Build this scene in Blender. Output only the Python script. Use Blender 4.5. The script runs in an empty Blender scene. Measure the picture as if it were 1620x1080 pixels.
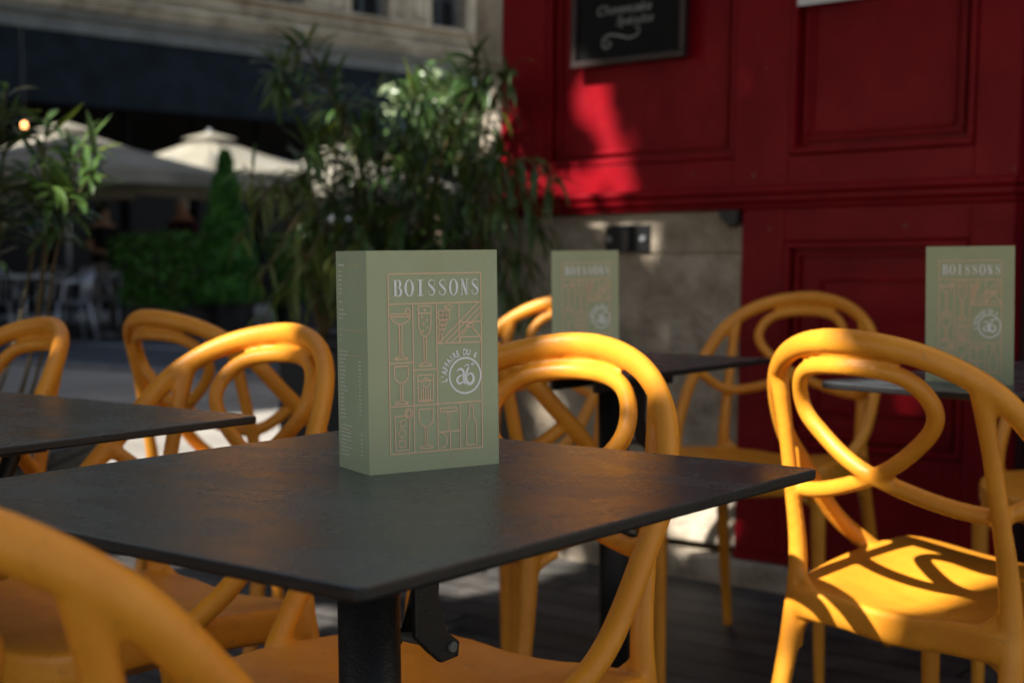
import bpy, bmesh, math, random
import numpy as np
from mathutils import Vector, Matrix
R = random.Random(7)
PI = math.pi
scn = bpy.context.scene
COL = scn.collection

# ---------------------------------------------------------------- camera
CAM_P, CAM_R, CAM_H, CAM_F = 0.0610847, 0.0103689, 0.93073, 2270.0
cd = bpy.data.cameras.new('camera'); cam = bpy.data.objects.new('camera', cd); COL.objects.link(cam)
r0 = Vector((1, 0, 0)); u0 = Vector((0, math.sin(CAM_P), math.cos(CAM_P)))
c_, s_ = math.cos(CAM_R), math.sin(CAM_R)
rt = r0*c_ - u0*s_; up = r0*s_ + u0*c_; bk = rt.cross(up)
M = Matrix((rt, up, bk)).transposed().to_4x4(); M.translation = (0, 0, CAM_H)
cam.matrix_world = M
cd.sensor_width = 36; cd.lens = 36*CAM_F/1620
cd.clip_start = 0.05; cd.clip_end = 500
cd.dof.use_dof = True; cd.dof.focus_distance = 1.34; cd.dof.aperture_fstop = 5.9; cd.dof.aperture_blades = 0
scn.camera = cam
# ---------------------------------------------------------------- world, sun, exposure
SUN = Vector((0.5696, 0.4951, -0.6561)).normalized()      # direction the light travels
w = bpy.data.worlds.new('World'); scn.world = w; w.use_nodes = True
nt = w.node_tree; bg = nt.nodes['Background']
sky = nt.nodes.new('ShaderNodeTexSky'); sky.sky_type = 'NISHITA'; sky.sun_disc = False
sky.sun_elevation = math.asin(-SUN.z); sky.sun_rotation = math.atan2(-SUN.x, -SUN.y)
sky.air_density = 1.0; sky.dust_density = 2.0; sky.ozone_density = 0.6
nt.links.new(sky.outputs[0], bg.inputs[0]); bg.inputs[1].default_value = 0.057
sl = bpy.data.lights.new('sun', 'SUN'); sl.energy = 5.0; sl.angle = math.radians(0.53); sl.color = (1.0, 0.95, 0.87)
so = bpy.data.objects.new('sun', sl); COL.objects.link(so); so.rotation_euler = SUN.to_track_quat('-Z', 'Y').to_euler()
so.location = (-8, -7, 9)
scn.view_settings.view_transform = 'Standard'; scn.view_settings.look = 'None'
scn.view_settings.exposure = 1.38; scn.view_settings.gamma = 1.0
scn.cycles.use_denoising = True
try: scn.cycles.denoiser = 'OPENIMAGEDENOISE'
except Exception: pass
scn.cycles.max_bounces = 6; scn.cycles.diffuse_bounces = 4; scn.cycles.glossy_bounces = 3
scn.cycles.transmission_bounces = 4; scn.cycles.caustics_reflective = False; scn.cycles.caustics_refractive = False
scn.cycles.sample_clamp_indirect = 4.0

# ---------------------------------------------------------------- helpers
def tag(o, label=None, cat=None, group=None, kind=None):
    if label: o['label'] = label
    if cat: o['category'] = cat
    if group: o['group'] = group
    if kind: o['kind'] = kind
    return o
def empty(name, loc=(0, 0, 0), rz=0.0, **k):
    o = bpy.data.objects.new(name, None); COL.objects.link(o)
    o.location = loc; o.rotation_euler = (0, 0, rz); o.empty_display_size = .05
    return tag(o, **k)
class MB:
    """collects geometry, linked as one mesh object"""
    def __init__(s): s.v = []; s.f = []; s.m = []
    def add(s, vs, fs, mi=0):
        n = len(s.v); s.v += [tuple(v) for v in vs]; s.f += [tuple(i+n for i in f) for f in fs]; s.m += [mi]*len(fs)
    def box(s, x0, x1, y0, y1, z0, z1, mi=0):
        vs = [(x, y, z) for z in (z0, z1) for y in (y0, y1) for x in (x0, x1)]
        s.add(vs, [(0, 2, 3, 1), (4, 5, 7, 6), (0, 1, 5, 4), (1, 3, 7, 5), (3, 2, 6, 7), (2, 0, 4, 6)], mi)
    def tube(s, pts, rad, n=10, mi=0, cap=True, asp=1.0, ref=(0, 0, 1)):
        pts = [Vector(p) for p in pts]; N = len(pts); rings = []
        prev = None
        for i, p in enumerate(pts):
            t = (pts[min(i+1, N-1)]-pts[max(i-1, 0)])
            if t.length < 1e-9: t = Vector((0, 0, 1))
            t.normalize()
            a = prev if prev is not None else (Vector(ref) if abs(t.dot(Vector(ref))) < .95 else Vector((1, 0, 0)))
            a = (a - t*a.dot(t)).normalized(); b = t.cross(a); prev = a
            r = rad[i] if hasattr(rad, '__len__') else rad
            rings.append([p + a*(r*math.cos(k*2*PI/n)) + b*(r*asp*math.sin(k*2*PI/n)) for k in range(n)])
        vs = [v for ring in rings for v in ring]
        fs = [(i*n+k, i*n+(k+1) % n, (i+1)*n+(k+1) % n, (i+1)*n+k) for i in range(N-1) for k in range(n)]
        if cap: fs += [tuple(range(n-1, -1, -1)), tuple((N-1)*n+k for k in range(n))]
        s.add(vs, fs, mi)
    def lathe(s, prof, n=24, c=(0, 0), mi=0):
        vs = [(c[0]+r*math.cos(k*2*PI/n), c[1]+r*math.sin(k*2*PI/n), z) for r, z in prof for k in range(n)]
        fs = [(i*n+k, i*n+(k+1) % n, (i+1)*n+(k+1) % n, (i+1)*n+k) for i in range(len(prof)-1) for k in range(n)]
        fs += [tuple(range(n-1, -1, -1)), tuple((len(prof)-1)*n+k for k in range(n))]
        s.add(vs, fs, mi)
    def mesh(s, name, mats, smooth=False):
        me = bpy.data.meshes.new(name); me.from_pydata(s.v, [], s.f)
        for m in (mats if isinstance(mats, (list, tuple)) else [mats]): me.materials.append(m)
        if len(set(s.m)) > 1: me.polygons.foreach_set('material_index', s.m)
        if smooth: me.polygons.foreach_set('use_smooth', [True]*len(me.polygons))
        me.update(); return me
    def obj(s, name, mats, parent=None, smooth=False, bevel=0.0, seg=2):
        o = bpy.data.objects.new(name, s.mesh(name, mats, smooth)); COL.objects.link(o)
        if parent is not None: o.parent = parent
        if bevel:
            b = o.modifiers.new('bevel', 'BEVEL'); b.width = bevel; b.segments = seg; b.limit_method = 'ANGLE'; b.angle_limit = math.radians(40)
            b.harden_normals = False
        return o
def link(name, me, parent=None, loc=None):
    o = bpy.data.objects.new(name, me); COL.objects.link(o)
    if parent is not None: o.parent = parent
    if loc: o.location = loc
    return o
def copy_tree(o, parent=None):
    c = o.copy(); COL.objects.link(c); c.parent = parent
    for ch in list(o.children):
        copy_tree(ch, c)
    return c
def cr(P, n=8):
    P = np.asarray(P, float); Q = np.vstack([2*P[0]-P[1], P, 2*P[-1]-P[-2]]); out = []
    t = np.linspace(0, 1, n, endpoint=False)[:, None]
    for i in range(len(P)-1):
        a, b, c, d = Q[i:i+4]
        out.append(.5*((2*b)+(-a+c)*t+(2*a-5*b+4*c-d)*t**2+(-a+3*b-3*c+d)*t**3))
    return np.vstack(out+[P[-1:]])

# ---------------------------------------------------------------- materials
def mat(name, col, rough=.5, spec=.5, bump=0.0, bscale=50, var=0.0, vscale=6, col2=None, sub=0.0, metal=0.0, stretch=None, trans=0.0, detail=4, rvar=0.0, contrast=(.35, .65)):
    m = bpy.data.materials.new(name); m.use_nodes = True; t = m.node_tree; L = t.links.new
    p = t.nodes['Principled BSDF']; p.inputs['Base Color'].default_value = (*col, 1); p.inputs['Roughness'].default_value = rough
    p.inputs['Specular IOR Level'].default_value = spec; p.inputs['Metallic'].default_value = metal
    if sub: p.inputs['Subsurface Weight'].default_value = sub; p.inputs['Subsurface Radius'].default_value = (.02, .01, .004); p.inputs['Subsurface Scale'].default_value = .3
    tc = t.nodes.new('ShaderNodeTexCoord'); co = tc.outputs['Object']
    if stretch:
        mp = t.nodes.new('ShaderNodeMapping'); mp.inputs['Scale'].default_value = stretch; L(co, mp.inputs[0]); co = mp.outputs[0]
    if col2 is None and var: col2 = tuple(c*(1-var) for c in col)
    if col2 is not None:
        n = t.nodes.new('ShaderNodeTexNoise'); n.inputs['Scale'].default_value = vscale; n.inputs['Detail'].default_value = detail; n.inputs['Roughness'].default_value = .65
        L(co, n.inputs['Vector'])
        rmp = t.nodes.new('ShaderNodeValToRGB'); rmp.color_ramp.elements[0].position = contrast[0]; rmp.color_ramp.elements[1].position = contrast[1]
        rmp.color_ramp.elements[0].color = (*col, 1); rmp.color_ramp.elements[1].color = (*col2, 1)
        L(n.outputs['Fac'], rmp.inputs[0]); L(rmp.outputs[0], p.inputs['Base Color'])
        if rvar:
            mr = t.nodes.new('ShaderNodeMapRange'); mr.inputs[1].default_value = .3; mr.inputs[2].default_value = .7
            mr.inputs[3].default_value = rough-rvar; mr.inputs[4].default_value = rough+rvar; L(n.outputs['Fac'], mr.inputs[0]); L(mr.outputs[0], p.inputs['Roughness'])
    if bump:
        n2 = t.nodes.new('ShaderNodeTexNoise'); n2.inputs['Scale'].default_value = bscale; n2.inputs['Detail'].default_value = 5; L(co, n2.inputs['Vector'])
        b = t.nodes.new('ShaderNodeBump'); b.inputs['Strength'].default_value = bump; b.inputs['Distance'].default_value = .01; L(n2.outputs['Fac'], b.inputs['Height']); L(b.outputs[0], p.inputs['Normal'])
    if trans:
        tr = t.nodes.new('ShaderNodeBsdfTranslucent'); tr.inputs[0].default_value = (*[min(1, c*1.3) for c in col], 1)
        mx = t.nodes.new('ShaderNodeMixShader'); mx.inputs[0].default_value = trans
        if col2 is not None: L(rmp.outputs[0], tr.inputs[0])
        L(p.outputs[0], mx.inputs[1]); L(tr.outputs[0], mx.inputs[2]); L(mx.outputs[0], t.nodes['Material Output'].inputs[0])
    return m
def emit(name, col, s):
    m = bpy.data.materials.new(name); m.use_nodes = True; p = m.node_tree.nodes['Principled BSDF']
    p.inputs['Base Color'].default_value = (*col, 1); p.inputs['Emission Color'].default_value = (*col, 1); p.inputs['Emission Strength'].default_value = s
    return m

YEL = mat('chair_plastic', (.78, .315, .024), .44, .42, bump=.06, bscale=260, col2=(.68, .245, .016), vscale=9, rvar=.05)
# scuffs and light dirt on the chair plastic
def add_scuffs(m):
    t = m.node_tree; L = t.links.new; p = t.nodes['Principled BSDF']
    src = p.inputs['Base Color'].links[0].from_socket
    tc = t.nodes.new('ShaderNodeTexCoord'); n = t.nodes.new('ShaderNodeTexNoise'); n.inputs['Scale'].default_value = 38; n.inputs['Detail'].default_value = 6; n.inputs['Roughness'].default_value = .7
    L(tc.outputs['Object'], n.inputs['Vector'])
    r = t.nodes.new('ShaderNodeMapRange'); r.inputs[1].default_value = .60; r.inputs[2].default_value = .74; r.inputs[3].default_value = 0; r.inputs[4].default_value = .6; L(n.outputs['Fac'], r.inputs[0])
    mx = t.nodes.new('ShaderNodeMix'); mx.data_type = 'RGBA'; L(r.outputs[0], mx.inputs['Factor']); L(src, mx.inputs['A']); mx.inputs['B'].default_value = (.33, .15, .03, 1)
    L(mx.outputs['Result'], p.inputs['Base Color'])
add_scuffs(YEL)
TOP = mat('slate_laminate', (.034, .044, .050), .26, .5, bump=.18, bscale=420, col2=(.080, .094, .100), vscale=16, stretch=(1, .5, 1), detail=12, rvar=.11, contrast=(.3, .75))
EDGE = mat('laminate_edge', (.010, .010, .011), .45, .4, bump=.1, bscale=300, var=.3, vscale=30)
IRON = mat('black_powder_coat', (.012, .012, .013), .42, .4, bump=.12, bscale=400, var=.3, vscale=20)
CARD = mat('menu_card', (.45, .50, .31), .46, .35, bump=.05, bscale=150, col2=(.40, .43, .245), vscale=5)
CARD2 = mat('menu_card_side_sheen', (.46, .55, .37), .30, .4, bump=.05, bscale=150, var=.1, vscale=5)  # side panel's lighter sheen is put into its base colour
COPPER = mat('copper_ink', (.88, .60, .39), .5, .4, var=.06, vscale=60)
WHITE = mat('white_ink', (.93, .94, .92), .55, .3, var=.05, vscale=60)
RED = mat('red_paint', (.225, .003, .008), .42, .12, bump=.25, bscale=28, col2=(.145, .0022, .0065), vscale=3.5, rvar=.06, detail=8)
STONE = mat('base_stone', (.45, .385, .30), .9, .2, bump=.6, bscale=55, col2=(.22, .175, .125), vscale=7, detail=9)
LIMEST = mat('limestone', (.60, .53, .40), .9, .2, bump=.5, bscale=18, col2=(.27, .225, .16), vscale=1.3, detail=10)
LIME2 = mat('corner_limestone', (.46, .41, .33), .9, .2, bump=.7, bscale=40, col2=(.24, .20, .155), vscale=6, detail=10)
NAVY = mat('navy_fascia', (.011, .018, .023), .7, .15, col2=(.005, .008, .010), vscale=2)
GREYM = mat('grey_zinc', (.17, .18, .175), .6, .4, col2=(.11, .12, .115), vscale=2, bump=.2, bscale=20)
DARKG = mat('dark_glass', (.004, .004, .005), .35, .12, var=.3, vscale=2)
DARKW = mat('dark_wood', (.006, .005, .005), .7, .15, var=.4, vscale=4)
LINEN = mat('parasol_canvas', (.40, .37, .30), .9, .1, bump=.3, bscale=30, col2=(.30, .28, .22), vscale=2.5, trans=.3)
ALU = mat('brushed_aluminium', (.45, .47, .50), .35, .5, metal=.6, var=.15, vscale=30)
CHALK = mat('blackboard', (.005, .005, .0055), .7, .15, col2=(.009, .009, .0095), vscale=8)
CHFR = mat('blackboard_frame', (.022, .010, .009), .45, .5, var=.3, vscale=30)
CHALKW = mat('chalk', (.30, .31, .30), .95, .1, col2=(.14, .145, .14), vscale=120)
PAPER = mat('paper', (.7, .7, .68), .8, .2, var=.05, vscale=10)
SKIN = mat('skin', (.42, .22, .15), .6, .3, var=.1, vscale=20)
LEAF = mat('willow_leaf', (.085, .145, .030), .33, .55, col2=(.040, .090, .024), vscale=9, trans=.3, rvar=.06)
LEAFY = mat('yellowing_leaf', (.16, .19, .03), .36, .5, col2=(.10, .15, .02), vscale=12, trans=.35)
LEAFP = mat('pale_leaf', (.14, .24, .08), .35, .5, col2=(.09, .18, .05), vscale=9, trans=.4)
BOX = mat('boxwood_leaf', (.085, .26, .030), .45, .3, col2=(.035, .14, .018), vscale=8, trans=.2)
CON = mat('conifer_leaf', (.045, .16, .026), .5, .3, col2=(.022, .095, .018), vscale=8, trans=.1)
LEAFB = mat('blocker_leaf', (.06, .11, .025), .5, .3, col2=(.04, .08, .02), vscale=2, trans=.12)  # leaves of the unseen canopy added as a sun blocker
STEM = mat('stem_bark', (.13, .09, .035), .7, .3, bump=.3, bscale=90, col2=(.07, .055, .025), vscale=20)
BARK = mat('tree_bark', (.12, .09, .06), .9, .2, bump=.8, bscale=14, var=.4, vscale=4)
POT = mat('planter_metal', (.014, .015, .017), .5, .4, bump=.1, bscale=120, var=.3, vscale=8)
SOIL = mat('soil', (.03, .022, .015), .95, .1, bump=.8, bscale=60)

def ground_mat(name, col, col2, vscale, rough=.8, bump=.3, bscale=60, joint=None, rot=0.0, spec=.3):
    """stone or deck ground; joint = (brick width, row height, mortar, colour, offset)"""
    m = mat(name, col, rough, spec, bump=bump, bscale=bscale, col2=col2, vscale=vscale, detail=10, rvar=.1 if rough < .9 else .03)
    if joint:
        t = m.node_tree; L = t.links.new; p = t.nodes['Principled BSDF']; src = p.inputs['Base Color'].links[0].from_socket
        tc = t.nodes.new('ShaderNodeTexCoord'); mp = t.nodes.new('ShaderNodeMapping'); mp.inputs['Rotation'].default_value = (0, 0, rot); L(tc.outputs['Object'], mp.inputs[0])
        b = t.nodes.new('ShaderNodeTexBrick'); b.inputs['Scale'].default_value = 1; b.inputs['Brick Width'].default_value = joint[0]; b.inputs['Row Height'].default_value = joint[1]
        b.inputs['Mortar Size'].default_value = joint[2]; b.inputs['Mortar Smooth'].default_value = .3; b.inputs['Color1'].default_value = (1, 1, 1, 1); b.inputs['Color2'].default_value = (.72, .72, .72, 1); b.inputs['Mortar'].default_value = (*[joint[3]]*3, 1)
        L(mp.outputs[0], b.inputs['Vector'])
        mx = t.nodes.new('ShaderNodeMix'); mx.data_type = 'RGBA'; mx.blend_type = 'MULTIPLY'; mx.inputs['Factor'].default_value = 1
        L(src, mx.inputs['A']); L(b.outputs['Color'], mx.inputs['B']); L(mx.outputs['Result'], p.inputs['Base Color'])
    return m
DECKROT = -math.atan2(.632, -.775)
DECK = ground_mat('worn_terrace_boards', (.040, .038, .036), (.115, .105, .095), 5.5, .6, .35, 70, (2.4, .12, .008, .12), DECKROT)
PAVE = ground_mat('pale_paving', (.36, .33, .29), (.27, .25, .22), 2.5, .85, .3, 60, (.6, .4, .008, .45), DECKROT)
ROAD = ground_mat('asphalt', (.060, .066, .078), (.042, .047, .055), 3, .85, .5, 160)
KERB = mat('kerb_stone', (.20, .205, .21), .8, .3, bump=.4, bscale=60, col2=(.13, .135, .14), vscale=5)

# ================================================================ SETTING
AV = Vector((.632, .775, 0)); BV = Vector((-.775, .632, 0))       # the two directions of the block
def sheet(name, pts, z, m, **k):
    mb = MB(); mb.add([(p[0], p[1], z) for p in pts], [tuple(range(len(pts)))])
    o = mb.obj(name, m); tag(o, kind='structure'); return o
sheet('ground', [(-120, -60), (160, -60), (160, 220), (-120, 220)], -.012, PAVE)
# terrace boards: up to a line parallel to the facade direction
tp = Vector((-.9, 4.9, 0))
def quad(c, a0, a1, b0, b1):       # rectangle around c in the block's directions
    return [(c+AV*a0+BV*b0)[:2], (c+AV*a1+BV*b0)[:2], (c+AV*a1+BV*b1)[:2], (c+AV*a0+BV*b1)[:2]]
dmb = MB(); q = quad(Vector((-.35, 4.3, 0)), -8, .55, -5, 6); 
dmb.add([(x, y, z) for z in (-.010, 0.0) for x, y in q], [(0, 3, 2, 1), (4, 5, 6, 7), (0, 1, 5, 4), (1, 2, 6, 5), (2, 3, 7, 6), (3, 0, 4, 7)])
o = dmb.obj('terrace_floor', DECK); tag(o, kind='structure')
# carriageway and kerbs further out
rc = Vector((-2.6, 11.9, 0))
sheet('road', quad(rc, -.3, 4.3, -40, 60), -.008, ROAD)
for a0, a1 in ((-.46, -.3), (4.3, 4.5)):
    mb = MB(); q = quad(rc, a0, a1, -40, 60)
    mb.add([(x, y, z) for z in (-.02, .025) for x, y in q], [(0, 3, 2, 1), (4, 5, 6, 7), (0, 1, 5, 4), (1, 2, 6, 5), (2, 3, 7, 6), (3, 0, 4, 7)])
    o = mb.obj('kerb', KERB); tag(o, kind='structure')
for a0 in (1.5,):
    sheet('road_marking', quad(rc, a0, a0+.28, -10, 40), -.004, KERB)

# ================================================================ RED SHOP FACADE (local axes: u along wall, w towards terrace, z up)
FP0 = Vector((.62, 3.985, 0)); FU = Vector((.775, -.632, 0)).normalized(); FN = Vector((-.632, -.775, 0)).normalized()
class FB(MB):
    def fbox(s, u0, u1, z0, z1, w0, w1, mi=0):
        vs = []
        for z in (z0, z1):
            for w_ in (w0, w1):
                for u in (u0, u1):
                    uu = u + .03*(z-1.0)
                    p = FU*uu + FN*w_; vs.append((p.x, p.y, z))
        s.add(vs, [(0, 1, 3, 2), (4, 6, 7, 5), (0, 4, 5, 1), (1, 5, 7, 3), (3, 7, 6, 2), (2, 6, 4, 0)], mi)
    def frame(s, u0, u1, z0, z1, t, w0, w1):
        s.fbox(u0, u1, z0, z0+t, w0, w1); s.fbox(u0, u1, z1-t, z1, w0, w1)
        s.fbox(u0, u0+t, z0+t, z1-t, w0, w1); s.fbox(u1-t, u1, z0+t, z1-t, w0, w1)
shop = empty('shop_facade', FP0, label='dark red panelled wooden shopfront on a stone base', cat='shopfront')
fb = FB()
# rails and stiles around the two recessed upper panels; top at 4.2 m
fb.fbox(-.845, -.675, 1.105, 4.2, -.30, 0)            # left stile
fb.fbox(-.675, -.008, 1.105, 1.185, -.30, 0)          # rail under the left panel
fb.fbox(-.675, -.008, 3.0, 4.2, -.30, 0)
fb.fbox(-.008, .16, 1.105, 4.2, -.30, .002)
fb.fbox(.16, .672, 1.105, 1.186, -.30, .002); fb.fbox(.16, .672, 3.0, 4.2, -.30, .002)
fb.fbox(.672, .782, 1.105, 4.2, -.30, .002)
fb.fbox(-.675, -.008, 1.185, 3.0, -.30, -.030); fb.fbox(.16, .672, 1.186, 3.0, -.30, -.030)
# lower right pier
fb.fbox(.03, .16, .10, 1.045, -.28, .012); fb.fbox(.672, .782, .10, 1.045, -.28, .012)
fb.fbox(.16, .672, .956, 1.045, -.28, .012); fb.fbox(.16, .672, .10, .40, -.28, .012); fb.fbox(.16, .672, .40, .956, -.28, -.012)
fb.fbox(.03, .782, .075, .10, -.28, .018)
o = fb.obj('wall_panelling', RED, shop, bevel=.003)
fb = FB()                                              # mouldings
fb.frame(-.672, -.011, 1.188, 2.997, .018, -.03, -.004); fb.frame(-.640, -.043, 1.220, 2.965, .014, -.03, -.018)
fb.frame(.163, .669, 1.189, 2.997, .016, -.03, .008); fb.frame(.195, .637, 1.221, 2.965, .012, -.03, -.012); fb.frame(.208, .609, 1.238, 2.95, .010, -.03, -.020)
fb.frame(.163, .669, .403, .953, .016, -.012, .018); fb.frame(.190, .642, .43, .926, .012, -.012, .004)
fb.frame(.26, .572, .50, .856, .008, -.012, -.004)
fb.obj('moulding', RED, shop, bevel=.003)
fb = FB()
fb.fbox(-.86, .79, 1.085, 1.105, -.25, .045); fb.fbox(-.856, .786, 1.062, 1.085, -.25, .034); fb.fbox(-.852, .782, 1.045, 1.062, -.25, .020)
fb.obj('ledge', RED, shop, bevel=.006)
fb = FB(); 
fb.fbox(-.845, .028, .928, 1.043, -.26, -.012); fb.fbox(-.845, .028, .10, .922, -.26, -.012); fb.fbox(-.845, .028, .915, .93, -.26, -.020)
fb.obj('stone_base', STONE, shop, bevel=.004)
fb = FB(); fb.fbox(-.845, .79, -.02, .073, -.26, .03); fb.obj('plinth', STONE, shop, bevel=.012)
fb = FB(); fb.fbox(-.95, -.848, -.02, 4.2, -.30, -.002)
for k in range(12): fb.fbox(-.953, -.846, .02+k*.35, .02+k*.35+.335, -.3, .004)
o = fb.obj('corner_stone', LIME2, shop, bevel=.006)
fb = FB(); fb.fbox(.784, 1.8, .10, 4.2, -.55, -.30); fb.fbox(.784, .80, .0, 4.2, -.55, -.05); o = fb.obj('door', mat('dark_door', (.03, .003, .005), .5, .4, var=.3, vscale=5), shop)
fb = FB(); fb.fbox(-.95, 9, 4.2, 12, -8, 0); fb.fbox(1.8, 9, -.01, 4.2, -8, 0); fb.fbox(-.95, 1.8, 0, 4.2, -8, -.60); fb.obj('upper_wall', LIME2, shop)
PRIMER = mat('bare_primer', (.22, .12, .09), .8, .2, var=.4, vscale=90)
for u, z, s in ((.055, 1.13, .010), (.115, .985, .007), (.50, .985, .009), (.085, 1.42, .006), (.17, 1.32, .005), (.06, 1.5, .005), (.80-.03, 1.12, .006), (-.14, 1.143, .007)):
    ch = FB(); ch.fbox(u, u+s*.6, z, z+s*1.3, -.004, .0035 if z > 1.1 else .0135); ch.obj('paint_chip', PRIMER, shop)


# chalkboard
cb = empty('chalkboard', FP0+FN*.0, label='black framed chalkboard with white handwriting hung on red panelling', cat='chalkboard')
fb = FB(); fb.fbox(-.545, -.178, 1.492, 2.02, .002, .012); fb.obj('board', CHALK, cb)
fb = FB(); fb.frame(-.560, -.163, 1.477, 2.035, .018, .0, .026); fb.obj('frame', CHFR, cb, bevel=.003)

def text_mesh(s, size, m, shear=0.0, extr=0.0006, align='LEFT', offset=0.0, space=1.0):
    cu = bpy.data.curves.new('txt', 'FONT'); cu.body = s; cu.size = size; cu.shear = shear; cu.extrude = extr; cu.align_x = align; cu.resolution_u = 3; cu.offset = offset; cu.space_character = space
    ob = bpy.data.objects.new('txt', cu); COL.objects.link(ob)
    dg = bpy.context.evaluated_depsgraph_get(); dg.update(); me = bpy.data.meshes.new_from_object(ob.evaluated_get(dg))
    vs = [tuple(v.co) for v in me.vertices]; fs = [tuple(p.vertices) for p in me.polygons]
    bpy.data.objects.remove(ob); bpy.data.curves.remove(cu); bpy.data.meshes.remove(me)
    return vs, fs
def ribbon(mb, pts, wd, z=0.0, th=.0004, mi=0, closed=False):
    """flat printed stroke in the xy plane of a panel, wd scalar or list"""
    P = [Vector((p[0], p[1])) for p in pts]
    if not closed and not hasattr(wd, '__len__'):
        Q = [P[0]]
        for a, b in zip(P, P[1:]):
            k = max(1, int((b-a).length/.004)); Q += [a.lerp(b, (i+1)/k) for i in range(k)]
        P = Q
    n = len(P)
    vs = []
    for i, p in enumerate(P):
        a = P[(i-1) % n] if closed or i > 0 else p; b = P[(i+1) % n] if closed or i < n-1 else p
        d = (b-a); d = d.normalized() if d.length > 1e-9 else Vector((1, 0)); nn = Vector((-d.y, d.x)); ww = (wd[i] if hasattr(wd, '__len__') else wd)/2
        vs += [(p.x+nn.x*ww, p.y+nn.y*ww, z+th), (p.x-nn.x*ww, p.y-nn.y*ww, z+th)]
    fs = [(2*i, 2*i+1, 2*((i+1) % n)+1, 2*((i+1) % n)) for i in range(n if closed else n-1)]
    mb.add(vs, fs, mi)
def plane_to_wall(vs, u0, z0, w0):      # text plane -> facade local
    out = []
    for x, y, z in vs:
        u = u0+x+.03*(z0+y-1); p = FU*u + FN*(w0+z); out.append((p.x, p.y, z0+y))
    return out
for s, u, z, sz in (('Dessert', -.43, 1.70, .045), ('Cheesecake', -.478, 1.622, .040), ('Spéculos', -.405, 1.588, .036)):
    vs, fs = text_mesh(s, sz, None, shear=.35, extr=.0004, offset=.0004); mb = MB(); mb.add(plane_to_wall(vs, u, z, .0135), fs); mb.obj('chalk_word', CHALKW, cb)
rb = MB(); sw = cr([(-.02, -.004), (.004, -.018), (-.018, -.028), (-.026, -.008), (-.006, .008), (.03, .004), (.07, -.006), (.098, .004), (.100, .022), (.084, .022)], 8)
ribbon(rb, sw, [.003+.004*math.sin(PI*i/(len(sw)-1)) for i in range(len(sw))])
mb = MB(); mb.add(plane_to_wall(rb.v, -.425, 1.555, .0132), rb.f)
mb.obj('chalk_flourish', CHALKW, cb)
# paper notice
fb = FB(); fb.fbox(.172, .40, 1.578, 1.87, .005, .0065); o = fb.obj('paper_notice', PAPER); o.location = FP0; tag(o, 'white paper notice stuck on the upper right red panel', 'notice')
# bracket on the stone
br = empty('wall_bracket', FP0, label='black bent metal bracket bolted to the stone base', cat='bracket')
fb = FB(); fb.fbox(-.44, -.37, .931, 1.009, -.012, -.002); fb.fbox(-.335, -.285, .931, 1.009, -.012, -.002); fb.obj('back_plate', IRON, br, bevel=.002)
arc = [(-.375+.042*k/8*1.0, -.002+.040*math.sin(PI*k/8)**.6) for k in range(9)]
mb = MB()
pts = []
for z in (.931, 1.009):
    for u, w_ in arc:
        for dw in (0, .004):
            p = FU*(u+.03*(z-1))+FN*(w_+dw); pts.append((p.x, p.y, z))
n = len(arc)*2
fs = []
for i in range(len(arc)-1):
    a = 2*i; fs += [(a+1, a+3, n+a+3, n+a+1), (a, n+a, n+a+2, a+2), (a, a+2, a+3, a+1), (n+a, n+a+1, n+a+3, n+a+2)]
mb.add(pts, fs); mb.obj('bent_strap', IRON, br, smooth=False)
mb = MB(); vs, fs = text_mesh('PARASOL', .012, None, extr=.0003)
mb.add([(tuple(FU*(-.338-y*.5) + FN*(.034+y*.6+z) + Vector((0, 0, .94+x)))) for x, y, z in vs], fs); mb.obj('embossed_lettering', mat('worn_brass_print', (.25, .17, .10), .5, .4, var=.2, vscale=60), br)
for u in (-.424, -.306):
    mb = MB(); c = FU*u+FN*-.002; mb.tube([c+Vector((0, 0, .97)), c+FN*.007+Vector((0, 0, .97))], [.010, .008], 12); mb.obj('bolt', ALU, br, smooth=False)
# black drip stop under the ledge
mb = MB(); prof = [(-.035, 1.035), (-.028, 1.02), (-.012, 1.008), (0.0, .995), (.012, 1.002), (.026, 1.012), (.027, 1.044), (-.03, 1.044)]
vs = [tuple(FU*u+FN*w_+Vector((0, 0, z))) for w_ in (-.011, .03) for u, z in prof]; n = len(prof)
mb.add(vs, [tuple(range(n)), tuple(range(2*n-1, n-1, -1))]+[(i, n+i, n+(i+1) % n, (i+1) % n) for i in range(n)])
o = mb.obj('cable_outlet', IRON, bevel=.002); o.location = FP0; tag(o, 'small black cable outlet under the ledge at the edge of the stone', 'outlet')

# ================================================================ CHAIR
SH = {'hT': [-0.257, 0.8173], 'h1': [0.0995, -0.227, 0.8008], 'h2': [0.1715, -0.174, 0.7536], 'h3': [0.2097, -0.1122, 0.6751], 'h4': [0.2208, -0.0535, 0.6157], 'h5': [0.2188, 0.0172, 0.5323], 'A': [0.1977, 0.0804, 0.4765], 'lT': [-0.2534, 0.7899], 'l1': [0.0744, -0.2286, 0.7777], 'l2': [0.1032, -0.2048, 0.7359], 'l3': [0.0843, -0.1935, 0.6941], 'X': [-0.1851, 0.637], 'Q': [0.1495, -0.1438, 0.6004], 'H': [0.2168, -0.0888, 0.645], 'P': [0.1484, -0.1774, 0.766], 'S': [0.1682, -0.1292, 0.4669], 'R': [0.2011, -0.2459, 0.0], 'L': [0.1778, 0.205, 0.4298], 'G': [0.181, 0.205, 0.0]}
SH = {k: np.array(v) for k, v in SH.items()}
mir = np.array([-1, 1, 1])
_h = cr([[-SH['h1'][0], SH['h1'][1], SH['h1'][2]], [0, *SH['hT']]]+[SH[k] for k in ('h1', 'h2', 'h3', 'h4', 'h5', 'A')], 16)
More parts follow.
